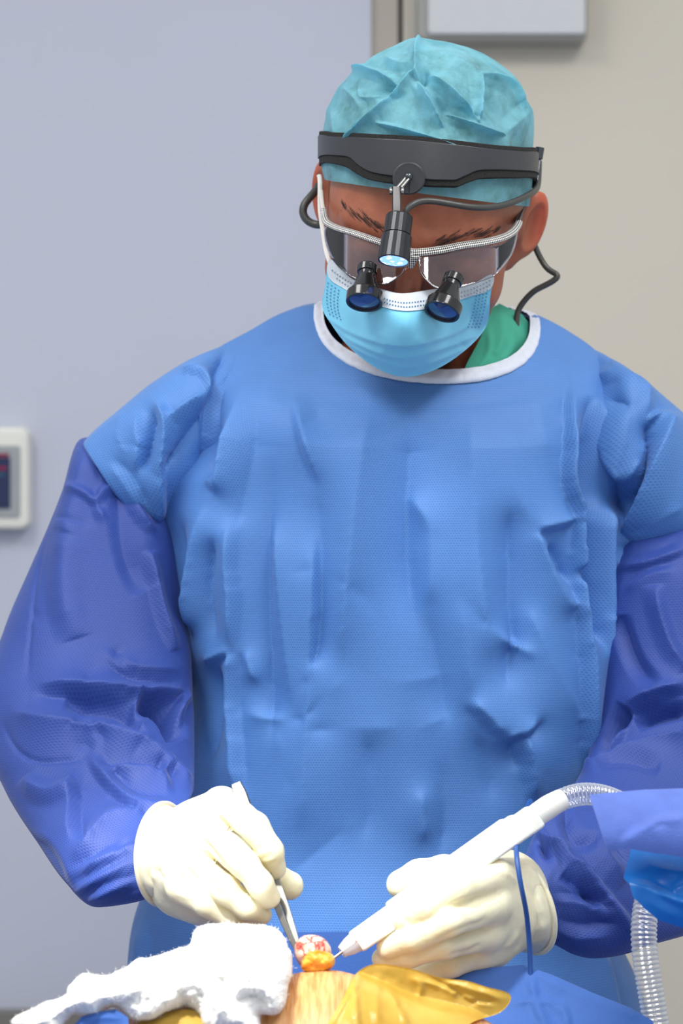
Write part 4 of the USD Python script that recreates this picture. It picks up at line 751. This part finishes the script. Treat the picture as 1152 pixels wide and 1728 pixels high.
M['flesh'] = mat('pink_tissue', {'tc': ('texture_coordinate', {}), 'v': ('voronoi_texture', {'scale': 95., 'feature': 'distance_to_edge'}), 'n': ('noise_texture', {'scale': 150., 'detail': 5.}), 'ad': ('mix', {'fac': .006}), 'r': ('rgb_ramp', {'ramp': [(.0, lin(160, 50, 44)), (.05, lin(206, 130, 116)), (.12, lin(226, 188, 172))]}), 'b': ('bump', {'strength': .8, 'distance': .001}), 'p': ('principled_bsdf', {'roughness': .2, 'subsurface_weight': .2, 'subsurface_scale': .003})},
    [('tc.object', 'n.vector'), ('tc.object', 'ad.color1'), ('n.color', 'ad.color2'), ('ad.color', 'v.vector'), ('v.distance', 'r.fac'), ('r.color', 'p.base_color'), ('v.distance', 'b.height'), ('b.normal', 'p.normal')], 'p.BSDF')
M['fat'] = mat('yellow_tissue', {'tc': ('texture_coordinate', {}), 'mp': ('mapping', {'scale': (90., 90., 300.), 'rotation': (0., .5, 0.)}), 'n': ('noise_texture', {'scale': 1., 'detail': 5.}), 'r': ('rgb_ramp', {'ramp': [(.35, lin(196, 112, 16)), (.65, lin(230, 176, 74))]}), 'b': ('bump', {'strength': .8, 'distance': .0012}), 'p': ('principled_bsdf', {'roughness': .2, 'subsurface_weight': .2, 'subsurface_scale': .003})},
    [('tc.object', 'mp.vector'), ('mp.vector', 'n.vector'), ('n.fac', 'r.fac'), ('r.color', 'p.base_color'), ('n.fac', 'b.height'), ('b.normal', 'p.normal')], 'p.BSDF')
M['skirt_plain'] = plain('skirt_plain_fabric', lin(50, 92, 164), .7, var=.05, nscale=30., bump=.0002, bscale=900.)
M['forceps'] = plain('forceps_steel', lin(118, 116, 112), .34, metallic=1.)
M['drape'] = plain('drape_blue', lin(40, 88, 164), .7, var=.07, nscale=40., bump=.0003, bscale=900., sheen_weight=.2)
M['drape_light'] = plain('drape_light_blue', lin(80, 108, 190), .8, var=.22, nscale=26., bump=.0004, bscale=700., sheen_weight=.3)
M['plastic_blue'] = mat('blue_plastic_sheet', {'tc': ('texture_coordinate', {}), 'n': ('noise_texture', {'scale': 24., 'detail': 3.}), 'r': ('rgb_ramp', {'ramp': [(.3, lin(16, 104, 196)), (.7, lin(50, 146, 232))]}), 'p': ('principled_bsdf', {'roughness': .25}), 'tl': ('translucent_bsdf', {'color': lin(40, 140, 230)}), 'm': ('mix_closure', {'fac': .3})},
    [('tc.object', 'n.vector'), ('n.fac', 'r.fac'), ('r.color', 'p.base_color'), ('p.BSDF', 'm.closure1'), ('tl.BSDF', 'm.closure2')], 'm.closure')

# gloved hands
def hand_sdf(caps, ks):
    def fn(p):
        d = None; palm = None
        for name, chain in caps:
            e = None
            for (a, ra), (b, rb) in zip(chain[:-1], chain[1:]):
                c = s_cap(p, a, b, ra, rb); e = c if e is None else smin(e, c, .004)
            if name == 'palm': palm = e if palm is None else smin(palm, e, .014)
            else: d = e if d is None else smin(d, e, .0009)
        if d is None: return palm
        return smin(palm, d, ks)
    return fn
def K(px, py, y, r): return (P(px, py, y), r)
def chain(*ks): return [K(*k) for k in ks]
LH = [('palm', chain((308, 1450, -.218, .024), (316, 1450, -.224, .025))), ('palm', chain((308, 1425, -.228, .023), (372, 1360, -.262, .0135))), ('palm', chain((312, 1438, -.230, .024), (362, 1412, -.272, .014))), ('palm', chain((308, 1462, -.228, .023), (336, 1458, -.272, .0135))), ('palm', chain((304, 1472, -.225, .022), (310, 1494, -.262, .0125))),
      ('palm', chain((308, 1488, -.22, .021), (338, 1516, -.238, .017))), ('palm', chain((330, 1400, -.245, .020), (385, 1430, -.250, .017))), ('palm', chain((312, 1500, -.222, .019), (352, 1522, -.24, .0125))),
      ('index', chain((376, 1358, -.266, .0125), (430, 1393, -.300, .0102), (456, 1436, -.302, .0092), (464, 1466, -.292, .0082))),
      ('middle', chain((362, 1414, -.276, .0122), (412, 1458, -.316, .0102), (438, 1492, -.318, .0094), (453, 1514, -.308, .0086))),
      ('ring', chain((334, 1464, -.274, .0118), (382, 1502, -.308, .0098), (418, 1530, -.308, .0090), (440, 1543, -.300, .0080))),
      ('little', chain((306, 1498, -.266, .0118), (350, 1522, -.296, .0100), (392, 1550, -.296, .0092), (420, 1571, -.288, .0080))),
      ('thumb', chain((372, 1440, -.246, .0150), (425, 1466, -.252, .0120), (465, 1486, -.262, .0108), (489, 1494, -.268, .0098)))]
RH = [('palm', chain((852, 1524, -.216, .023), (846, 1524, -.222, .024))), ('palm', chain((864, 1500, -.228, .023), (838, 1482, -.268, .0135))), ('palm', chain((864, 1518, -.230, .024), (834, 1528, -.274, .014))), ('palm', chain((864, 1540, -.226, .023), (822, 1573, -.268, .0135))), ('palm', chain((866, 1552, -.222, .021), (808, 1608, -.255, .0125))),
      ('palm', chain((856, 1490, -.228, .022), (800, 1482, -.245, .017))), ('palm', chain((854, 1545, -.238, .02), (830, 1600, -.246, .013))),
      ('index', chain((838, 1480, -.272, .0128), (772, 1500, -.304, .0112), (718, 1530, -.308, .0104), (684, 1552, -.304, .0092))),
      ('middle', chain((834, 1528, -.278, .0128), (760, 1554, -.312, .0104), (697, 1584, -.308, .0098), (655, 1598, -.298, .0090))),
      ('ring', chain((822, 1573, -.270, .0124), (752, 1594, -.298, .0098), (690, 1612, -.296, .0092), (646, 1618, -.288, .0088))),
      ('little', chain((808, 1608, -.256, .0114), (762, 1628, -.270, .0090), (722, 1640, -.268, .0084), (694, 1644, -.264, .0076))),
      ('thumb', chain((805, 1484, -.246, .0155), (750, 1474, -.256, .0128), (708, 1480, -.266, .0116), (676, 1493, -.270, .0104)))]
GL = [([(366, 1378), (384, 1396), (402, 1418)], 6, 6, -4), ([(338, 1414), (362, 1442), (392, 1478)], 6, 6, -4), ([(332, 1470), (352, 1490), (376, 1514)], 6, 6, -3.5), ([(425, 1392), (440, 1386)], 4, 4, -1.6), ([(436, 1436), (448, 1424)], 4, 5, -2.), ([(442, 1450), (460, 1440)], 4, 5, -2.), ([(452, 1462), (468, 1452)], 4, 4, -1.4), ([(408, 1470), (420, 1458)], 4, 6, -1.6), ([(420, 1486), (436, 1472)], 4, 5, -1.6), ([(432, 1505), (448, 1492)], 4, 4, -1.2),
      ([(288, 1472), (300, 1490), (320, 1506)], 5, 9, -3.), ([(305, 1445), (318, 1470), (338, 1495)], 6, 9, -2.5), ([(340, 1470), (352, 1484), (370, 1494)], 5, 8, -2.2), ([(280, 1440), (275, 1470), (285, 1500)], 8, 10, 2.5), ([(265, 1430), (258, 1460), (262, 1490)], 6, 9, 2.5), ([(255, 1465), (275, 1478), (285, 1500)], 6, 8, -2.), ([(262, 1400), (290, 1395)], 8, 8, 1.5), ([(290, 1498), (320, 1512), (350, 1506)], 6, 8, 2.)]
GR = [([(826, 1506), (780, 1524), (745, 1540)], 6, 7, -2.4), ([(822, 1552), (770, 1572), (730, 1590)], 6, 7, -2.2), ([(812, 1592), (790, 1604), (752, 1612)], 6, 7, -2.), ([(800, 1562), (812, 1556), (820, 1548)], 4, 6, -1.8), ([(785, 1612), (795, 1602), (815, 1594)], 4, 6, -2.), ([(770, 1634), (764, 1622)], 4, 5, -1.6), ([(740, 1640), (736, 1630)], 4, 5, -1.6), ([(752, 1638), (748, 1626)], 4, 5, 1.4), ([(850, 1600), (862, 1590), (872, 1570)], 6, 8, 2.),
      ([(852, 1470), (880, 1485), (900, 1520), (900, 1570)], 8, 8, -1.8), ([(870, 1460), (905, 1480), (915, 1530)], 8, 8, 1.8), ([(888, 1560), (880, 1590), (870, 1605)], 6, 8, -2.), ([(680, 1550), (692, 1556)], 4, 4, -1.3), ([(716, 1556), (726, 1566)], 4, 5, -1.), ([(840, 1470), (862, 1476), (880, 1500)], 6, 8, 1.8)]
gloves = []; hands = []
for lab, caps, strokes, cuff in (("cream latex glove on the hand holding the forceps", LH, GL, [((270, 1358), (280, 1524), -.202, .042, (-37, 4)), ((270, 1358), (280, 1524), -.203, .0425, (-36, 4)), ((274, 1359), (284, 1525), -.206, .0415, (-33, 4)), ((284, 1364), (296, 1528), -.209, .038, (-28, 3)), ((306, 1372), (318, 1522), -.215, .033, (-20, 2)), ((326, 1386), (336, 1505), -.222, .026, (-12, 0))]),
                     ("cream latex glove on the hand holding the white handpiece", RH, GR, [((856, 1441), (902, 1607), -.209, .042, (44, -9)), ((855, 1441), (901, 1607), -.210, .0425, (43, -9)), ((846, 1445), (893, 1606), -.213, .0415, (39, -8)), ((838, 1452), (882, 1605), -.215, .038, (31, -7)), ((822, 1464), (858, 1602), -.220, .031, (14, -3)), ((806, 1482), (836, 1585), -.226, .024, (8, 0))])):
    allp = np.array([k[0] for _, c in caps for k in c]); fn = hand_sdf(caps, .0045)
    v, f = nets(fn, allp.min(0) - .034, allp.max(0) + .034, .0016); v = relax(v, f, 2)
    hands.append(nets(lambda p: fn(p) + np.float32(.0045), allp.min(0) - .03, allp.max(0) + .03, .003))
    v = displace(v, f, strokes, 1.0, .0016, 50., 31, lam=9., rnd=26, rnd_amp=.55, blur=.9, cell=1.6)
    g = obj('glove', (v, f), M['glove'], surgeon, True, label=lab)
    cv, cf, _ = loft(cuff, 60, 160, 60, 1, 1, (False, True)); cv = displace(cv, cf, strokes, .8, .0006, 40., 33, lam=12., rnd=10, rnd_amp=.6, cell=1.6); an = np.r_[np.tile(np.r_[np.linspace(0, np.pi, 160, endpoint=False), np.linspace(np.pi, 2 * np.pi, 60, endpoint=False)], 60), 0]; ro = np.r_[np.repeat(np.arange(60) / 59., 220), 1.]
    cv = cv + vnormals(cv, cf) * ((.0026 * (noise(np.stack([an * 4.5, ro * 3 + an * .8, an * 0], 1), 5) - .5) * np.clip(ro * 5, 0, 1) + .0010 * np.exp(-((ro - .10) / .03) ** 2) - .0012 * np.exp(-((ro - .045) / .03) ** 2))[:, None])
    obj('cuff', (cv, cf), M['glove'], g, True)
    ring = loft([cuff[0], cuff[0][:2] + (cuff[0][2] - .001, cuff[0][3], cuff[0][4])], 2, 120, 60, 1, 1, (False, False))[0][:180]; ring = ring + (ring - ring.mean(0)) * .012
    obj('rolled_rim', tube(np.vstack([ring, ring[:2]]), .0021, 10), M['glove'], g, True)
obj('body', join((hv, hf), (bv, bf), *hands), M['skin'], surgeon, True)

#@@ INSTRUMENTS
fc = thing('forceps', 'steel tissue forceps held in the glove at the left, tips in the wound', 'forceps')
tip = P(507, 1616, -.322); top = P(398, 1322, -.268)
for sgn in (-1, 1):
    a0 = top + [0, 0, 0]; ax_ = tip - top
    c0, c1, c2, c3 = top + [0, sgn * .0012, 0], top + ax_ * .35 + [0, sgn * .0045, 0] + [sgn * .0010, 0, 0], top + ax_ * .70 + [sgn * .0026, sgn * .0030, 0], tip + [sgn * .0003, sgn * .0004, 0]
    q = np.array([c0, top + ax_ * .06, c1, c2, top + ax_ * .9 + [sgn * .0015, sgn * .0012, 0], c3]); q[1, 1] += sgn * .0018
    w = np.array([.0036, .0050, .0046, .0026, .0020, .0011])
    sec = np.array(rrect(.5, 2, .2, 4))
    R = tube(q, w, n=60, section=sec)
    obj('blade', R, M['forceps'], fc, 40)

pc = thing('electrosurgical_pencil', 'white smoke-evacuating handpiece with clear ribbed hose held in the glove at the right', 'surgical handpiece')
A, B = P(600, 1590, -.304), P(905, 1376, -.262); D = B - A; Ln = np.linalg.norm(D)
oct_ = np.array(rrect(2, 2, .34, 4))
def bar(t0, t1, r0, r1, up=0., sec=oct_, n=30):
    o = np.array([0, 0, 1.]) * up; ts = np.linspace(t0, t1, n)
    r = np.interp(ts, [t0, t1], [r0, r1]); e = np.minimum(ts - t0, t1 - ts); r = r - .0006 * np.clip(1 - e * Ln / .0012, 0, 1)
    return tube([A + D * t + o for t in ts], r, section=sec)
obj('body', bar(.0, .995, .0080, .0092, n=80), M['pencil'], pc, 25)
obj('upper_shell', bar(.20, .90, .0078, .0084, .0030, n=60), M['pencil'], pc, 25)
obj('upper_shell', bar(.52, .84, .0066, .0070, .0066, n=60), M['pencil'], pc, 25)
for t in (.33, .40):
    obj('rocker_button', tube([A + D * (t - .02) + [0, 0, .0088], A + D * (t + .02) + [0, 0, .0088]], .0030, section=np.array(rrect(2, 1.4, .4, 4))), M['white_plastic'], pc, 35)
obj('nozzle', lathe(A + D * .03, P(568, 1612, -.3085), [(0, .0076), (.004, .0075), (.0105, .0066), (.0165, .0046), (.0175, .0042), (.0165, .0036), (.0105, .0056), (.002, .0066)], 40, False), M['nozzle'], pc, 40, label='clear blood-flecked nozzle')
obj('electrode', tube([A + D * .05, A - D * .06, P(563, 1617, -.309)], [.0014, .0012, .0009], 10), M['steel'], pc, True)
ct = tube([B - D * .01, B + D * .07, P(948, 1349, -.254)], [.0086, .0088, .0080], 24, 20)
obj('hose_connector', ct, M['pencil'], pc, 40, label='frosted hose connector')
hp = [P(918, 1368, -.260), P(945, 1351, -.254), P(975, 1341, -.246), P(1005, 1341, -.236), P(1040, 1352, -.224), P(1085, 1385, -.215), P(1112, 1430, -.222), P(1106, 1480, -.235), P(1090, 1530, -.25), P(1086, 1580, -.258), P(1092, 1640, -.262), P(1102, 1700, -.265), P(1112, 1790, -.268), np.array([.232, -.275, .862]), np.array([.30, -.29, .798]), np.array([.42, -.30, .794])]
n_h = 1400; d_ = np.r_[0, np.cumsum(np.linalg.norm(np.diff(hp, axis=0), axis=1))]; t_ = np.linspace(0, d_[-1], n_h)
rad = np.interp(t_, d_, [.0072, .0076, .0078, .0078, .0080, .0085, .0088, .0090, .0092, .0092, .0092, .0092, .0092, .0092, .0092, .0092]) + .0011 * np.abs(np.sin(np.pi * t_ / .0034)) - .0004
hv2, hf2 = tube(CubicSpline(d_, np.array(hp))(t_), rad, 28, closed_ends=False)
obj('hose', (hv2, hf2), M['hose'], pc, True, label='clear corrugated hose')
obj('cord', tube([P(884, 1388, -.255), P(888, 1368, -.250), P(895, 1352, -.225), P(893, 1362, -.24), P(880, 1392, -.246), P(873, 1418, -.262), P(872, 1450, -.29), P(878, 1490, -.296), P(886, 1530, -.288), P(891, 1570, -.276), P(894, 1610, -.270), P(895, 1650, -.268), P(894, 1690, -.272), P(897, 1740, -.30)], .0019, 12, 160), M['cord'], pc, True, label='thin blue cord')

#@@ TABLE
zt = .775
tb = thing('operating_table', 'operating table under the blue drape at the bottom edge', 'table')
M['table'] = plain('table_pad_black', lin(40, 42, 46), .6)
obj('pad', rounded_slab(.05, -.36, 1.7, .44, .05, zt - .085, zt - .016, .02) if False else box(-.8, .46, -.62, -.165, zt - .085, zt - .004), M['table'], tb)
obj('frame', box(-.78, .44, -.60, -.18, zt - .125, zt - .085), M['steel'], tb); obj('column', box(-.12, .16, -.50, -.26, .10, zt - .125), M['steel'], tb); obj('base', box(-.30, .36, -.60, -.20, 0, .10), M['grey_plastic'], tb)
def sheet_solid(V, nr, nc, t=.0015):
    F = grid_faces(nr, nc, False); N_ = vnormals(V, F); B = V - N_ * t if N_[nc // 3][2] > 0 else V + N_ * t
    b = np.r_[np.arange(nc), np.arange(1, nr) * nc + nc - 1, (nr - 1) * nc + np.arange(nc - 2, -1, -1), np.arange(nr - 2, 0, -1) * nc]; k = np.roll(b, -1); n = len(V)
    m = trimesh.Trimesh(np.vstack([V, B]), np.vstack([F, F[:, ::-1] + n, np.stack([b, b + n, k], 1), np.stack([k, b + n, k + n], 1)]), process=False); m.fix_normals(); return m
# drape over the table: a cloth sheet with its front overhang
gx, gs = np.meshgrid(np.linspace(-.82, .48, 240), np.linspace(0, 1, 120), indexing='ij')
s_ = gs * (.46 + .35 + .10) - .10
yy = np.where(s_ < 0, -.155, np.where(s_ < .46, -.155 - s_, -.615 - .01 * np.sin(gx * 24) - .01)); zz = np.where(s_ < 0, zt + s_ * 1., np.where(s_ < .46, zt, zt - (s_ - .46)))
wv = .004 * (fbm(np.stack([gx * 9, s_ * 9, 0 * gx], -1), 4, 8) - .3); V = np.stack([gx, yy, zz + np.where((s_ > 0) & (s_ < .46), wv + .002, 0)], -1).reshape(-1, 3)
dr = obj('table_drape', sheet_solid(V, 240, 120), M['drape'], None, True); tag(dr, 'blue surgical drape spread over the operating table', 'surgical drape')

# the patient's limb, raised under the drapes
pt = thing('person', "patient's limb with open wound rising between white gauze and yellow film", 'person')
def limb_sdf(p):
    d = s_cap(p, P(40, 1925, -.40), P(330, 1850, -.38), .052, .062); d = smin(d, s_cap(p, P(330, 1850, -.38), P(545, 1812, -.35), .060, .064), .03)
    d = smin(d, s_cap(p, P(545, 1812, -.35), P(740, 1850, -.33), .064, .056), .03); return smin(d, s_cap(p, P(740, 1850, -.33), P(1000, 1960, -.32), .054, .045), .03)
lo = np.array([-.34, -.50, .72]); hi = np.array([.26, -.22, 1.02])
lv, lf = nets(limb_sdf, lo, hi, .004); lv = relax(lv, lf, 2)
obj('skin', (lv, lf), M['pskin'], pt, True)
ry = lambda q, off: march(np.asarray(q, float), limb_sdf, -.55, off)
fl = puff(smooth_poly([(497, 1612), (498, 1594), (508, 1582), (526, 1578), (545, 1583), (557, 1597), (558, 1616), (545, 1634), (515, 1636)], True, 90), -.335, .012, 26, 2., amp=.004, nscale=.09, seed=12)
obj('tissue', fl, M['flesh'], pt, True, label='pink vascular tissue lump')
ft = puff(smooth_poly([(508, 1634), (510, 1620), (518, 1608), (534, 1602), (550, 1606), (562, 1612), (564, 1628), (552, 1638), (526, 1642)], True, 90), -.345, .009, 20, 2., amp=.004, nscale=.1, seed=14)
obj('fatty_tissue', ft, M['fat'], pt, True, label='orange-yellow fatty tissue')

# blue drape round the limb, below the picture's lower edge, and its fold under the gauze
def wrap_sdf(p):
    e = p[:, 2] - (.922 + .012 * (noise(p * 14, 3) - .5)); return smax(smax(limb_sdf(p) - .011 - .005 * (noise(p * np.array([9, 9, 22]), 6) - .1), e, .004), .0025 - limb_sdf(p), .001)
wv_, wf_ = nets(wrap_sdf, lo - .03, hi + .03, .004)
tag(obj('limb_drape', (relax(wv_, wf_, 2), wf_), M['drape'], None, True), "blue drape wrapped round the patient's limb below the film and gauze", 'surgical drape')
# yellow film
FS = [([(604, 1640), (600, 1690), (606, 1740)], 8, 20, 4), ([(545, 1740), (572, 1690), (608, 1640)], 14, 14, 3.), ([(655, 1670), (672, 1700), (690, 1735)], 8, 16, 3.5), ([(690, 1650), (740, 1664), (800, 1690), (840, 1700)], 8, 18, 4), ([(720, 1648), (760, 1668), (800, 1700)], 8, 12, -3), ([(740, 1655), (790, 1668), (850, 1688)], 8, 10, 4), ([(770, 1676), (800, 1690), (836, 1690)], 8, 10, -3.), ([(700, 1690), (710, 1665), (690, 1650)], 8, 12, 3), ([(620, 1650), (650, 1660), (700, 1690), (780, 1720)], 12, 18, 2.5), ([(640, 1640), (636, 1690), (640, 1735)], 10, 12, 2.), ([(730, 1700), (770, 1712), (810, 1712)], 8, 14, 3), ([(500, 1680), (540, 1660), (590, 1650)], 8, 10, 0.)]
film_poly = [(540, 1760), (556, 1722), (580, 1682), (604, 1640), (628, 1628), (668, 1630), (704, 1638), (742, 1650), (790, 1656), (830, 1668), (862, 1682), (852, 1702), (824, 1716), (790, 1730), (770, 1760)]
def film_y(q):
    y = ry(q, .0025); bad = np.isnan(y); y = np.where(bad, np.interp(q[:, 0], [330, 545, 740, 1000], [-.38, -.35, -.33, -.32]) + .03, y); y = smin(y, np.interp(q[:, 0], [330, 545, 740, 1000], [-.38, -.35, -.33, -.32]) - .004, .008)
    return y - crease_field(q, FS, 16., 2., 40, 1.2, 6, .7) * np.clip(edge_dist(dense(film_poly), q) / 6, .2, 1)
fm = obj('incise_film', patch(smooth_poly(film_poly, True, 160), film_y, .0008, 3.), M['film'], None, True); tag(fm, 'glossy translucent yellow film stuck over the limb beside the wound', 'film')
# blue sheet behind the film
SD = [([(770, 1650), (850, 1640), (905, 1638)], 8, 20, 3), ([(896, 1640), (905, 1690), (930, 1740)], 10, 14, 5), ([(880, 1634), (940, 1660), (1010, 1690), (1090, 1722)], 16, 20, 4), ([(930, 1690), (950, 1700), (960, 1740)], 6, 16, 5), ([(860, 1690), (920, 1690), (950, 1696)], 8, 20, 4)]
sheet = [(700, 1665), (770, 1644), (820, 1634), (882, 1629), (930, 1645), (1000, 1676), (1060, 1700), (1100, 1722), (1130, 1790), (690, 1790)]
def sheet_y(q): return -.262 - np.clip(q[:, 1] - 1630, 0, 200) * .00034 - crease_field(q, SD, 30., 3., 10, 1.5, 4)
ds = obj('drape_sheet', patch(sheet, sheet_y, .002, 4.), M['drape'], None, 40); tag(ds, 'blue drape sheet bunched behind the yellow film below the gloved hand', 'surgical drape')

# white gauze
TW = [([(330, 1575), (300, 1620), (240, 1660), (120, 1695)], 20, 30, 6, .5), ([(430, 1600), (420, 1650), (380, 1690), (360, 1730)], 24, 24, 7, .5), ([(330, 1660), (370, 1650), (380, 1690)], 14, 14, -7, .5), ([(300, 1680), (330, 1670), (345, 1700)], 10, 10, -6, .5), ([(180, 1650), (140, 1680), (90, 1710)], 16, 16, 5, .5), ([(210, 1690), (180, 1710), (140, 1712)], 12, 12, -5, .5), ([(470, 1600), (485, 1660), (470, 1710)], 18, 14, 4, .5), ([(260, 1640), (320, 1640), (400, 1620)], 30, 30, 6, .6), ([(250, 1610), (280, 1640), (260, 1690)], 18, 18, -5, .6), ([(400, 1690), (430, 1680), (450, 1700)], 14, 14, -6, .5)]
rngt = np.random.default_rng(3)
tw = dense(smooth_poly([(18, 1724), (48, 1706), (78, 1692), (106, 1684), (120, 1660), (146, 1645), (170, 1650), (200, 1640), (232, 1622), (262, 1615), (292, 1606), (322, 1590), (328, 1568), (348, 1562), (392, 1560), (428, 1562), (470, 1574), (488, 1606), (492, 1640), (484, 1668), (478, 1700), (462, 1712), (440, 1712), (436, 1745), (384, 1745), (352, 1740), (330, 1705), (290, 1704), (250, 1722), (215, 1716), (190, 1702), (160, 1716), (130, 1712), (100, 1738), (40, 1745)], True, 260), True, 3.)
tc_ = np.diff(np.vstack([tw, tw[:1]]), axis=0); tn = np.stack([tc_[:, 1], -tc_[:, 0]], 1); tn /= np.linalg.norm(tn, axis=1, keepdims=True) + 1e-9
tw = tw + tn * (3.5 * (fbm(np.c_[tw * .09, 0 * tw[:, 0]], 3, 2) - .5) * 2)[:, None]
ty = lambda q: -.405 + np.clip(1700 - q[:, 1], -60, 150) * .00055
g_ = thing('gauze_pad', 'crumpled fluffy white gauze heaped beside the wound at lower left', 'gauze'); gm = puff(tw, ty, .045, 60, 2.6, TW, .024, .036, 9, .3, .6); obj('cloth', gm, M['towel'], g_, True)
gt = trimesh.Trimesh(gm[0], gm[1], process=False); rng = np.random.default_rng(8); pf = gt.triangles_center[:, 1] < ty(pix(gt.triangles_center)) + .004; fi = rng.choice(np.nonzero(pf)[0], 9000)
fz = gt.triangles_center[fi] + rng.normal(0, .0006, (9000, 3)); fn_ = gt.face_normals[fi]; dv = fn_ * rng.uniform(.0002, .0009, (9000, 1)) + rng.normal(0, .0006, (9000, 3))
cu = UsdGeom.BasisCurves.Define(stage, uname(str(g_.GetPath()), 'lint')); cu.CreateTypeAttr('linear'); cu.CreateCurveVertexCountsAttr([3] * 9000); cu.CreateWidthsAttr([.00014] * 27000); cu.SetWidthsInterpolation('vertex')
cu.CreatePointsAttr(Vt.Vec3fArray.FromNumpy(np.stack([fz - fn_ * .0003, fz + dv * .6, fz + dv + rng.normal(0, .0006, (9000, 3))], 1).reshape(-1, 3).astype(np.float32))); UsdShade.MaterialBindingAPI.Apply(cu.GetPrim()).Bind(M['towel']); tag(cu, None, None, None, 'stuff')
# skin and film peeping out below the gauze are the limb itself; a scrap of film there
uf = obj('incise_film', patch(smooth_poly([(225, 1760), (240, 1718), (275, 1708), (320, 1704), (345, 1712), (352, 1760)], True, 60), lambda q: np.nan_to_num(ry(q, .003), nan=-.42) - crease_field(q, [([(250, 1730), (300, 1715), (340, 1720)], 8, 8, 3)], 12., 2., 16, 2., 3), .0008, 3.), M['film'], None, True); tag(uf, 'scrap of yellow film showing below the white gauze at the bottom edge', 'film')

# drape corner and plastic cover coming in at the right
ar = thing('light_handle_cover', 'pale blue nonwoven drape corner over bright blue plastic at the right edge', 'drape cover')
def corner_y(q): return -.36 - .035 * np.sin(np.clip((q[:, 1] - 1320) / 150, 0, 1.2) * 2.4) - crease_field(q, [([(1070, 1410), (1100, 1390), (1160, 1380)], 12, 40, 7), ([(1050, 1425), (1080, 1405), (1130, 1400)], 10, 20, 4), ([(1010, 1350), (1040, 1400), (1030, 1436)], 26, 26, 3)], 40., 3., 8, 1.5, 5)
obj('cloth_corner', patch([(994, 1342), (1040, 1337), (1090, 1333), (1150, 1331), (1260, 1333), (1270, 1455), (1152, 1446), (1105, 1440), (1060, 1432), (1026, 1437), (1018, 1415), (1004, 1372)], corner_y, .0025, 4.), M['drape_light'], ar, 40, label='pale blue fibrous cloth')
def pl_y(q): return -.345 - .03 * np.sin(np.clip((q[:, 1] - 1430) / 130, 0, 1.2) * 2.2) - crease_field(q, [([(1056, 1490), (1090, 1496), (1130, 1515), (1200, 1530)], 8, 30, 8), ([(1080, 1446), (1110, 1462), (1160, 1470)], 10, 20, 5), ([(1130, 1510), (1160, 1490), (1200, 1480)], 10, 14, 4), ([(1085, 1500), (1110, 1530), (1160, 1552)], 16, 16, 3)], 26., 3., 10, 1.6, 7)
obj('plastic_cover', patch([(1066, 1430), (1110, 1436), (1160, 1442), (1265, 1450), (1262, 1590), (1180, 1576), (1140, 1562), (1110, 1552), (1088, 1534), (1068, 1514), (1062, 1492), (1052, 1482)], pl_y, .0020, 4.), M['plastic_blue'], ar, 40, label='bright blue glossy plastic')
obj('support_arm', tube([P(1130, 1420, -.33), P(1200, 1440, -.33), P(1400, 1470, -.33), np.array([.50, -.33, 1.035]), np.array([.60, -.33, 1.02]), np.array([.645, -.33, .97]), np.array([.65, -.33, .85]), np.array([.65, -.33, .45]), np.array([.65, -.33, .03])], .020, 24, 80), M['steel'], ar, True)
obj('base', lathe([.65, -.33, 0.], [.65, -.33, 1.], [(0, .15), (.02, .15), (.03, .13), (.035, .03)], 40), M['grey_plastic'], ar, 40)

gv = gown_mesh.vertices; gk = gown_mesh.vertex_normals[:, 1] < -.05; gtree = cKDTree(pix(gv[gk])); gyv = gv[gk][:, 1]
def gown_y(q):
    d, i = gtree.query(np.asarray(q, float), k=6); w = 1 / (d + .5); return (gyv[i] * w).sum(1) / w.sum(1)
obj('lower_panel', patch([(360, 1576), (480, 1573), (600, 1573), (760, 1576), (790, 1578), (790, 1790), (360, 1790)], lambda q: gown_y(q) - .0035, .0015, 6.), M['skirt_plain'], gown, 40, label='plain blue panel below the waist seam')

ds2 = obj('drape_sheet', patch([(120, 1735), (138, 1716), (165, 1708), (195, 1704), (216, 1718), (222, 1780), (110, 1780)], lambda q: -.425 - np.clip(q[:, 1] - 1705, 0, 80) * .0002 - crease_field(q, [([(140, 1725), (180, 1715), (210, 1722)], 8, 12, 3)], 14., 2., 4, 1., 3), .002, 3.), M['drape'], None, 40); tag(ds2, 'small fold of blue drape peeping out under the white gauze at bottom left', 'surgical drape')
